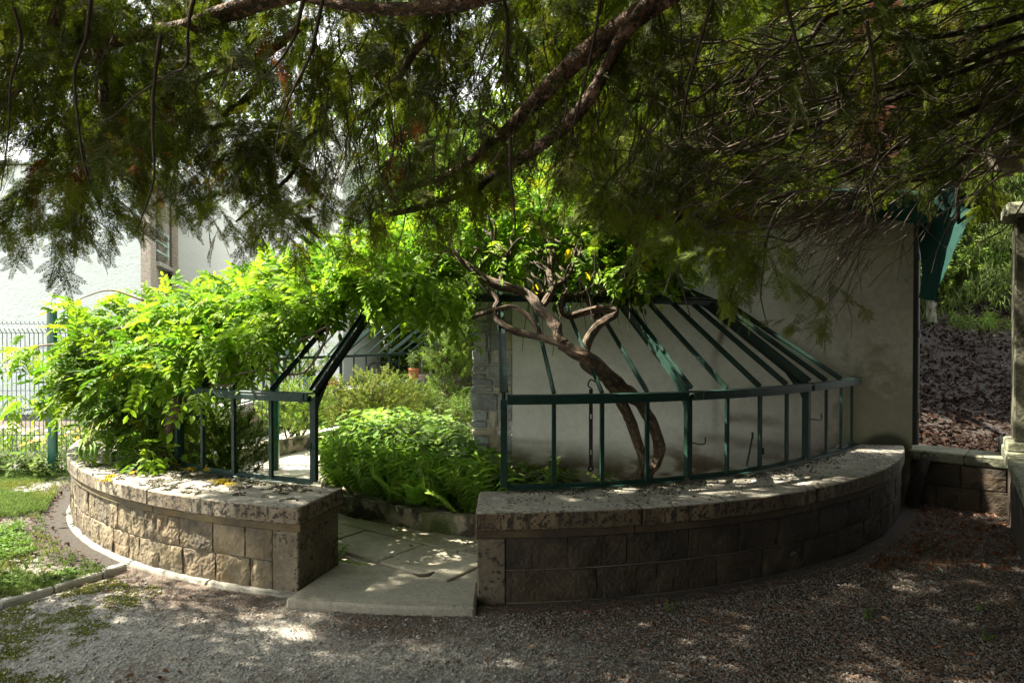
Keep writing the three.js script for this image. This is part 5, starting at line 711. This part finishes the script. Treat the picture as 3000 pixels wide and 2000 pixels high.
tree('spreading tree behind the stone pier, its leaves lit yellow-green', 1.0, 16, 0.5, 6.5, 2.6, 2.9, 1000, 1.1);
tree('tree behind the white wall left of the chimney', 3.6, 15, 1, 7.5, 2.5, 3.4, 1100, 0.95);
tree('tree close behind the white wall and the chimney', 6.6, 15.5, 1.5, 9, 2.8, 4, 1300, 0.85);
tree('dark conifer on the slope beyond the tarpaulin', 8.6, 13.2, 2.2, 10, 2.4, 4, 1300, 0.55, true);
tree('dark conifer at the right edge of the slope, behind the pergola pillar', 10.2, 12.0, 2.0, 11, 2.6, 4, 1300, 0.5, true);
tree('leafy tree high on the slope between the two conifers', 11.5, 18, 3, 10, 3.2, 4.5, 1300, 0.8);
tree('far tree on the hill at the right edge of the view', 17, 20, 3.5, 12, 4, 5.5, 1100, 0.7);
tree('far tree standing between the pale building and the sunny broad tree', -3.0, 30, 0, 12, 4, 5, 900, 1.05);
tree('far tree behind the hut on the crest of the slope', 6, 26, 3, 11, 4.5, 5, 1100, 0.9);
tree('tall far tree behind the dark conifers on the slope', 14.5, 26, 4, 12, 5, 5.5, 1100, 0.75);
tree('leafy tree just behind the white wall, seen through the yew', 2.2, 10.8, 0.5, 8, 2.4, 3, 1100, 0.95);
tree('tall leafy tree added above the white wall left of the chimney to shade the slope', 2.9, 9.2, 0.8, 10.5, 2.6, 2.5, 2400, 0.8);  // added for its shade on the slope; crown stays out of view
tree('broad tree added out of view left of the viewpoint, shading the front of the gravel', -7.4, 2.7, 0, 8.5, 2.1, 3.2, 1500, 0.9);  // unseen tree added to keep sun off the left gravel
// unseen conifers added around the viewpoint to block sky light
tree('dark conifer added unseen behind the viewpoint on the right', 7.5, -3.5, 0, 13, 4.2, 5, 1500, 0.5, true);
tree('dark conifer added unseen behind the viewpoint', 1.5, -6, 0, 14, 4.5, 5, 1500, 0.5, true);
tree('dark conifer added out of view right of the viewpoint, beyond the parapet', 8.5, 2.5, 0.5, 12, 3.6, 5, 1500, 0.5, true);
shrub('light green bush at the top of the slope beside the pale pedestal', at(2790, 850, 12.2).setY(2.1), 0.9, 0.7, 0.6, 600, [sprigGeo, broadSprig], 1.1, [0.6, 1.1]);
shrub('small bush of ferns halfway up the slope near the right pillar', at(2890, 935, 10).setY(1.6), 0.35, 0.14, 0.3, 40, [lanceSprig], 1.1, [0.5, 0.8]);
shrub('dense green thicket on the slope behind the tarpaulin flap', W(8.0, 2.2, 14.4), 2.2, 1.5, 1, 1100, [sprigGeo, broadSprig], 0.45, [0.9, 1.5]);
{ const l = []; for (let i = 0; i < 1500; i++) { const x = rr(-16, -3.2), z = rr(20.5, 23); l.push([W(x, rr(0, 3.4), z), rdir(), V(0, 1, 0), rr(0.9, 1.6), tone(0.9)]); } for (let i = 0; i < 2600; i++) { const x = rr(-3.6, 4), z = rr(20.5, 22.5); l.push([W(x, rr(0, 4.2), z), rdir(), V(0, 1, 0), rr(0.9, 1.7), tone(1.0)]); } for (let i = 0; i < 3200; i++) { const x = rr(4, 26), z = rr(21, 23) + x * 0.2; l.push([W(x, 2.8 + rr(0, 6), z), rdir(), V(0, 1, 0), rr(1.1, 2.0), tone(0.75)]); } { const b = []; for (let i = 0; i < 7000; i++) { const a = i % 3, x = a ? rr(-1.5, 11) : rr(6.2, 10), z = a ? rr(-4.2, -2.6) : rr(-4, 4.5); if (!a && x < z * 0.95 + 2) continue; b.push([W(x, rr(0, x < -1.5 ? 4.5 : 8), z), rdir(), V(0, 1, 0), rr(1.3, 2.2), tone(0.5)]); } stuff('woodland', clump, mat.shrub, b, 'dense dark thicket added unseen behind and right of the viewpoint to block light', 'woodland'); }  // list b: unseen thicket added to dim the right wall and ground
  stuff('woodland', clump, mat.tree, l, 'mass of green woodland closing the view behind the garden', 'woodland'); }
// ================= THE YEW OVERHEAD =================
const yew = thing('yew_tree', 'large dark yew whose limbs and hanging needle sprays roof the whole view', 'tree', W(4.6, 0, 1.2));
{
  R = rng(404);
  const bark = mat.yewBark, limb = (pts, rad, name = 'limb', o = {}) => part(yew, name, tube(px(pts.map(([x, y, z]) => [x, y, z * 0.9])), rad.map(r => r * 0.74), { ns: 10, seg: 8, rough: 0.3, freq: 7, ...o }), bark);
  part(yew, 'trunk', tube([W(4.6, -0.1, 1.2), W(4.5, 1.4, 1.3), W(4.2, 3.0, 1.6), W(3.8, 4.6, 1.8), W(3.4, 7.5, 2.2)], [0.42, 0.34, 0.3, 0.22, 0.06], { ns: 14, seg: 8, rough: 0.25 }), bark);
  limb([[2500, -330, 2.6], [2100, -110, 3.0], [1893, 25, 3.2], [1663, 204, 3.5], [1485, 383, 3.8], [1357, 490, 4.0], [1255, 535, 4.1], [1160, 560, 4.2]], [0.09, 0.08, 0.072, 0.058, 0.046, 0.034, 0.024, 0.012]);
  limb([[2000, -60, 3.1], [1850, 70, 3.2], [1714, 306, 3.4], [1620, 400, 3.5], [1510, 474, 3.6], [1357, 566, 3.8], [1168, 622, 4.0], [1120, 630, 4.1]], [0.05, 0.046, 0.042, 0.038, 0.034, 0.029, 0.022, 0.014]);
  limb([[1500, -120, 3.0], [1000, -60, 3.3], [714, 20, 3.6], [560, 75, 3.7], [459, 92, 3.8], [306, 133, 4.0], [245, 170, 4.1], [180, 260, 4.2]], [0.08, 0.07, 0.058, 0.05, 0.046, 0.038, 0.026, 0.012]);
  limb([[240, -60, 3.9], [262, 60, 3.95], [275, 110, 4.0], [301, 230, 4.0], [298, 330, 4.0], [270, 440, 4.0], [250, 520, 4.05]], [0.05, 0.046, 0.042, 0.036, 0.032, 0.026, 0.012]);
  limb([[190, -30, 3.7], [150, 90, 3.8], [120, 160, 3.9], [40, 270, 4.0], [-60, 360, 4.1]], [0.04, 0.036, 0.032, 0.028, 0.02]);
  limb([[900, 60, 4.2], [760, 170, 4.3], [640, 210, 4.3], [560, 245, 4.4], [450, 300, 4.5]], [0.035, 0.03, 0.026, 0.022, 0.012]);
  limb([[760, 250, 4.6], [700, 310, 4.6], [620, 345, 4.6], [480, 360, 4.7]], [0.036, 0.034, 0.03, 0.016]);
  limb([[1500, -30, 2.8], [1350, 10, 2.9], [1204, 26, 3.0], [1040, 20, 3.1], [860, -10, 3.3]], [0.04, 0.038, 0.034, 0.03, 0.02]);
  limb([[1300, 20, 3.6], [1262, 90, 3.6], [1200, 170, 3.7], [1140, 270, 3.8], [1040, 350, 3.9]], [0.032, 0.03, 0.026, 0.022, 0.012]);
  limb([[930, 380, 3.9], [880, 430, 3.9], [860, 500, 3.9], [760, 590, 3.9], [690, 650, 3.9]], [0.018, 0.017, 0.016, 0.013, 0.007]);
  for (const [x, y, x2, y2, z, r] of [[3150, 60, 1900, 560, 3.6, 0.036], [3150, 160, 2010, 700, 3.7, 0.03], [3150, 0, 2200, 180, 3.4, 0.034], [3100, 220, 2200, 560, 3.9, 0.026], [3150, 120, 2300, 330, 3.3, 0.028], [2900, -80, 1950, 340, 4.1, 0.04], [2700, -60, 2080, 260, 3.8, 0.036], [2960, 330, 2420, 720, 3.5, 0.02], [3100, 260, 2620, 600, 3.3, 0.022], [2500, 620, 2180, 690, 3.9, 0.022]]) { const n = 5, pts = []; for (let i = 0; i <= n; i++) { const t = i / n; pts.push([lerp(x, x2, t) + rr(-20, 20), lerp(y, y2, t) + Math.sin(t * 3.1) * rr(-30, 50), z + t * 0.3]); } part(yew, 'limb', tube(px(pts), [r * 0.6, r * 0.45, r * 0.15], { ns: 8, seg: 7, rough: 0.25, freq: 7 }), mat.twig); }
  // thin dark hanging twigs that stand alone in the view
  for (const p of [[[268, -20], [250, 110], [218, 210], [228, 360], [250, 500], [282, 580], [303, 635]], [[470, 100], [450, 250], [447, 400], [450, 520], [420, 620], [398, 678]], [[570, -20], [550, 80], [545, 190], [500, 215], [400, 280], [330, 340], [250, 385]], [[890, -10], [860, 110], [800, 200], [712, 268]], [[945, 0], [905, 170], [860, 260], [820, 370], [800, 480]], [[1495, 400], [1495, 510], [1508, 640], [1510, 705]], [[1760, 0], [1735, 140], [1710, 250], [1690, 330], [1648, 470]], [[2090, 0], [2040, 160], [2010, 280], [1990, 420]], [[2540, 60], [2560, 190], [2570, 280], [2590, 345]], [[2300, 0], [2370, 240], [2395, 300]], [[40, 20], [60, 120], [30, 240], [25, 370], [0, 560]], [[1478, 0], [1486, 80], [1480, 180], [1480, 290]]]) part(yew, 'hanging_twig', tube(p.map(([x, y], i) => at(x, y, 2.6 + 0.05 * i)), [0.0075, 0.006, 0.0045, 0.002], { ns: 6, seg: 7, rough: 0.5, freq: 20 }), mat.twig);
  // fine twigs
  const fine = [];
  const twigRun = (x, y, dx, dy, len, z, r, wob = 0.35) => { const pts = []; let a = Math.atan2(dy, dx); for (let i = 0; i <= 5; i++) { pts.push(at(x, y, z + i * 0.03)); x += Math.cos(a) * len / 5; y += Math.sin(a) * len / 5; a += rr(-wob, wob); } fine.push(tube(pts, [r, r * 0.35], { ns: 4, seg: 2, cap: false })); for (const j of [1, 2, 3, 4]) if (R() < 0.45) { const d = pts[j + 1].clone().sub(pts[j]).applyAxisAngle(rdir(), rr(0.4, 0.9)), e = pts[j].clone().addScaledVector(d, rr(0.9, 2)); fine.push(tube([pts[j].clone(), pts[j].clone().lerp(e, 0.5).addScaledVector(rdir(), 0.01), e], [r * 0.5, r * 0.2], { ns: 3, seg: 2, cap: false })); } return pts; };
  for (let i = 0; i < 330; i++) { const x = rr(900, 2100), y = rr(-60, 480); twigRun(x, y, rr(-0.5, 0.25), 1, rr(120, 330), rr(2.7, 4.2), rr(0.002, 0.0045)); }
  for (let i = 0; i < 150; i++) { const x = rr(-50, 1000), y = rr(-60, 450); twigRun(x, y, rr(-0.6, 0.5), 1, rr(100, 260), rr(2.8, 4.4), rr(0.0018, 0.004)); }
  for (let i = 0; i < 360; i++) { const t = R(), x = rr(2050, 3100), y = lerp(-40, 560, Math.pow(R(), 0.8)) - (x - 2600) * 0.12; twigRun(x, y, -1, rr(0.05, 1.1), rr(140, 460), rr(2.8, 4.3), rr(0.002, 0.0075), 0.6); }
  for (let i = 0; i < 90; i++) { const x = rr(2330, 2680), y = rr(560, 690); twigRun(x, y, -1, rr(0.45, 1.3), rr(120, 330), rr(3.3, 4.0), rr(0.0015, 0.0032)); }
  for (let i = 0; i < 16; i++) twigRun(rr(2470, 2560), rr(640, 760), -0.6, 1, rr(200, 330), 3.6, 0.0028);
  for (let k = 0; k < 2; k++) part(yew, 'twigs', merge(fine.filter((_, i) => (i % 6 === 0) === (k === 1))), k === 1 ? mat.twigPale : mat.twig, { kind: 'stuff' });
  // needle sprays
  const sprays = [needleSpray(0.17, 5, 0.023), needleSpray(0.14, 4, 0.024), needleSpray(0.2, 6, 0.022)], fol = [[], [], []], dead = [];
  const bottom = [[-200, 720], [0, 725], [120, 700], [210, 735], [300, 660], [420, 630], [520, 670], [620, 690], [700, 700], [780, 745], [900, 720], [1050, 700], [1150, 690], [1250, 650], [1350, 620], [1450, 640], [1600, 650], [1750, 640], [1850, 660], [1960, 700], [2080, 760], [2200, 800], [2290, 780], [2350, 660], [2460, 560], [2600, 480], [2800, 480], [3200, 380]];
  const yb = x => { for (let i = 1; i < bottom.length; i++) if (x < bottom[i][0]) { const [a, b] = bottom[i - 1], [c, d] = bottom[i]; return lerp(b, d, (x - a) / (c - a)); } return 400; };
  const hang = (p, n, sc, k, brown) => { const sx = 1500 + 2000 * p.x / -p.z, sy = 978 - 2000 * (p.y - EYE) / -p.z; if (sx > 2420 && sx < 2690 && sy < 310 && R() < 0.75) return; const d = V(rr(-0.9, 0.6), rr(-0.75, 0.1), rr(-0.6, 0.9)).normalize(); let q = p.clone(); for (let i = 0; i < n; i++) { q.addScaledVector(d, 0.075 * sc); d.y -= 0.12; d.normalize(); const sd = d.clone().add(V(rr(-1, 1), rr(-0.7, 0.2), rr(-1, 1)).multiplyScalar(0.8)).normalize(), up = V(rr(-0.5, 0.5), 1, rr(-0.5, 0.5)); (brown && R() < 0.7 ? dead : fol[Math.floor(R() * 3)]).push([q.clone(), sd, up, sc * rr(0.75, 1.15), brown ? C(1.6, 0.9, 0.6).multiplyScalar(rr(0.6, 1.3)) : tone(k, 0.3)]); } };
  let made = 0, tries = 0;
  while (made < 1050 && tries++ < 60000) {
    const x = rr(-180, 3180), b = yb(x) - 205, y = -260 + (b + 260) * Math.pow(R(), 0.85), z = rr(3.0, 5.3); const hole = fbm(x / 260, y / 210, 3, 0, 3.3), right = sst(1950, 2380, x);
    if (hole < 0.41 + 0.085 * right) continue; if (x > 2050 && x < 2420 && y > 560 && R() < 0.25) continue; if (x > 370 && x < 590 && y > 380 && R() < 0.8) continue;
    hang(at(x, y, z), 6, 1, z < 3.7 ? rr(0.4, 0.8) : rr(0.9, 1.4), R() < (x < 900 && y > 250 ? 0.08 : 0.02)); made++;  // near sprays toned dark, far ones bright: backlight put into the colour
  }
  // the farther layers, higher up
  for (let i = 0; i < 620; i++) { const x = rr(-300, 2500), y = rr(-500, yb(x) - 330 - 60 * sst(1900, 2300, x)), z = rr(4.5, 5.3); if (fbm(x / 240 + 9, y / 200, 3, 0, 8.3) < 0.46) continue; hang(at(x, y, z), 5, 1.35, 0.95, R() < 0.02); }
  for (let i = 0; i < 170; i++) hang(at(rr(1700, 2180), rr(330, 570), rr(5.4, 6.0)), 4, 1.3, 0.9, false);
  for (let i = 0; i < 300; i++) { const x = rr(2050, 3000), y = rr(-200, 470); if (Math.abs(x - 2550) < 110 && y < 330) continue; hang(at(x, y, rr(4.6, 6.2)), 4, 1.4, 0.7, R() < 0.03); }
  for (let i = 0; i < 130; i++) hang(at(rr(1780, 2120), rr(400, 610), rr(5.5, 6.0)), 3, 1.2, 0.8, false);
  for (let i = 0; i < 150; i++) hang(at(rr(1780, 2100), rr(370, 590), rr(5.9, 6.35)), 3, 1.2, 0.8, false);
  // the lowest fringe
  for (let i = 0; i < 150; i++) { const x = rr(-100, 2300), b = yb(x) - rr(85, 140); if (x > 1230 && x < 1900 && R() < 0.5) continue; if (x > 390 && x < 580 && R() < 0.75) continue; hang(at(x, b, rr(2.8, 3.9)), 3, 0.9, 1.05, R() < 0.05); }
  for (const [x, y] of [[2430, 850], [2400, 890], [2370, 930], [2330, 960], [2420, 930], [2390, 960], [2350, 985], [2445, 900]]) hang(at(x, y - 25, 3.6), 3, 0.6, 0.8, false);
  for (const [x, y] of [[2130, 800], [2180, 790], [2240, 830], [2280, 800], [2100, 760], [2210, 770], [2250, 780]]) hang(at(x, y - 40, 3.7), 4, 0.9, 1.1, false);
  sprays.forEach((g, i) => copies(yew, 'foliage', g, mat.yew, fol[i])); copies(yew, 'dead_sprays', sprays[1], mat.dead, dead);
  // unseen rest of the crown, thickened to block light, over and behind the place the photograph is taken from
  const big = [];
  for (let i = 0; i < 11000; i++) { const X = rr(-6, 9), Z = rr(-6, 4.6), h = 3.0 + 3.6 * R() + 0.1 * Math.max(0, X); const y = (h - 1.6) / Math.max(0.3, Z); if (Z > 0.3 && y < 0.56 && Math.abs(X) < Z * 0.8) continue; const dens = 0.3 * sst(-6, -3.5, X) + 0.7 * sst(-0.8, 1.6, X); if (R() > dens) continue;  big.push([W(X, h, Z), V(rr(-1, 1), rr(-0.5, 0.1), rr(-1, 1)), V(0, 1, 0), rr(1.8, 3.2), tone(0.9)]); }
  for (let i = 0; i < 1500; i++) { const X = rr(3.6, 9), Z = rr(1.5, 6.5), h = rr(2.2, 6); if (X < Z * 0.86) continue; big.push([W(X, h, Z), V(rr(-1, 1), rr(-0.5, 0.1), rr(-1, 1)), V(0, 1, 0), rr(1.8, 3), tone(0.8)]); }
  copies(yew, 'crown', sprays[0], mat.yew, big);
  const dense = []; for (let i = 0; i < 24000; i++) { const X = rr(-6, 10), Z = rr(-5, 3.6), h = 3.4 + 3.6 * R(); if (Z > -0.6 && (h - 1.6) / Math.max(0.1, Z) < 0.95 && Math.abs(X) < Math.max(0, Z) * 1.05 + 1.3) continue; if (R() > 0.12 * sst(-6, -4, X) + 0.88 * sst(-1.2, 1.2, X - 0.25 * Math.min(Z, 4))) continue; dense.push([W(X, h, Z), V(rr(-1, 1), rr(-0.6, 0.1), rr(-1, 1)), V(0, 1, 0), rr(1.1, 1.7), tone(0.9)]); }  // extra clumps added overhead, out of view, to shut out sky light
  for (let i = 0; i < 380; i++) { const Z = rr(2.2, 4.7), X = -0.86 * Z - 0.5 - 3.2 * R(); dense.push([W(X, rr(2.3, 5.4), Z), V(rr(-1, 1), rr(-0.6, 0.1), rr(-1, 1)), V(0, 1, 0), rr(1.0, 1.5), tone(0.9)]); }  // more unseen clumps added on the left against sun patches
  copies(yew, 'crown', needleClump, mat.yew, dense);
}
// ================= SMALL THINGS ON THE GROUND =================
{
  R = rng(77); const mk = () => { const pos = [], col = []; leafRaw(pos, col, V(0, 0, -0.03), V(0, 0, 1), V(0, 1, 0), rr(0.055, 0.075), rr(0.03, 0.042), 1, 0.5, rr(0.2, 0.6)); return finish(pos, col); };
  const shapes = [mk(), mk(), mk(), mk()], dm = M({ color: C(0.2, 0.085, 0.035), side: THREE.DoubleSide, roughness: 0.8 }), dp = M({ color: C(0.33, 0.2, 0.09), side: THREE.DoubleSide, roughness: 0.8 });
  const put = (x, y, h, label, group, m = dm, s = 1) => { const p = gnd(x, y, h), o = shade(new THREE.Mesh(shapes[Math.floor(R() * 4)], m)); o.name = numbered('fallen_leaf'); o.position.copy(p).add(V(0, 0.012, 0)); o.rotation.set(rr(-0.35, 0.35), rr(0, 6.28), rr(-0.4, 0.4)); o.scale.setScalar(s); scene.add(o); tag(o, label, 'leaf', group); };
  put(1580, 1822, 0, 'curled brown leaf on the gravel right of the doorstep', 'fallen leaves', dm, 1.2); put(1245, 1802, 0, 'upright brown leaf leaning at the front of the doorstep', 'fallen leaves', dm); put(1720, 1795, 0, 'long brown leaf close to the foot of the right wall', 'fallen leaves', dm); put(2068, 1823, 0, 'flat reddish leaf on the gravel below the middle of the right wall', 'fallen leaves', dm, 1.1); put(1965, 1954, 0, 'orange-brown leaf near the bottom edge, left of the sun patches', 'fallen leaves', dm); put(2740, 1900, 0, 'two-lobed dark leaf above the right-hand sun patch', 'fallen leaves', dm, 1.1); put(2840, 1924, 0, 'bright orange-brown leaf at the right end of the sun patches', 'fallen leaves', dm, 1.1); put(2500, 1668, 0, 'rusty leaf in the deep shade below the end of the right wall', 'fallen leaves', dm); put(2600, 1820, 0, 'pale brown leaf by a green weed on the right gravel', 'fallen leaves', dp); put(940, 1845, 0, 'tan leaf on the gravel below the left wall end', 'fallen leaves', dp, 0.8); put(1555, 1900, 0, 'small tan leaf in the middle of the gravel', 'fallen leaves', dp, 0.8);
  put(1205, 1602, 0.055, 'small red-brown leaf in the middle of the paving', 'leaves on the paving', dm, 0.7); put(1355, 1590, 0.055, 'pale curled leaf on the paving near the right wall end', 'leaves on the paving', dp, 0.7); put(1315, 1647, 0.055, 'yellowish leaf lying alone on the paving above the twig', 'leaves on the paving', dp, 0.6); put(1172, 1529, 0.055, 'orange leaf at the foot of the mossy kerb', 'leaves on the paving', dm, 0.7); put(1268, 1534, 0.055, 'tan leaf at the foot of the mossy kerb, nearer the right wall', 'leaves on the paving', dp, 0.7); put(1370, 1592, 0.055, 'dark curled leaf touching the right wall end on the paving', 'leaves on the paving', dm, 0.6);
  const tw = thing('fallen_twig', 'dark curved twig lying on the paving just inside the doorstep', 'twig', gnd(1240, 1682, 0.06)); part(tw, 'stick', tube([gnd(1210, 1680, 0.065), gnd(1232, 1686, 0.07), gnd(1255, 1684, 0.075), gnd(1272, 1675, 0.085)], [0.004, 0.012, 0.011, 0.005], { ns: 8, seg: 6, rough: 0.4, freq: 30 }), mat.twig);
  const t2 = thing('fallen_twig', 'long thin dark branch lying on the gravel at the right edge', 'twig', gnd(2890, 1848, 0)); part(t2, 'stick', tube([gnd(2790, 1838, 0.02), gnd(2840, 1846, 0.02), gnd(2900, 1847, 0.02), gnd(2980, 1840, 0.02)], [0.008, 0.01, 0.008], { ns: 6, seg: 6, rough: 0.2 }), mat.twig);
  const wd = (x, y, label) => { const p = gnd(x, y, 0), t = thing('weed', label, 'weed', p), l = []; for (let i = 0; i < 4; i++) l.push([p.clone(), V(rr(-1, 1), 1.1, rr(-1, 1)).normalize(), rdir(), rr(0.13, 0.22), tone(0.8)]); copies(t, 'leaves', broadSprig, mat.bed, l); };
  wd(2545, 1812, 'small green weed on the gravel above the sun patches'); wd(1965, 1793, 'tiny weed at the foot of the right wall below the second joint'); wd(2870, 1790, 'small weed on the gravel near the right edge'); wd(2890, 1880, 'tiny weed beside the thin fallen branch');
}
renderer.render(scene, camera);
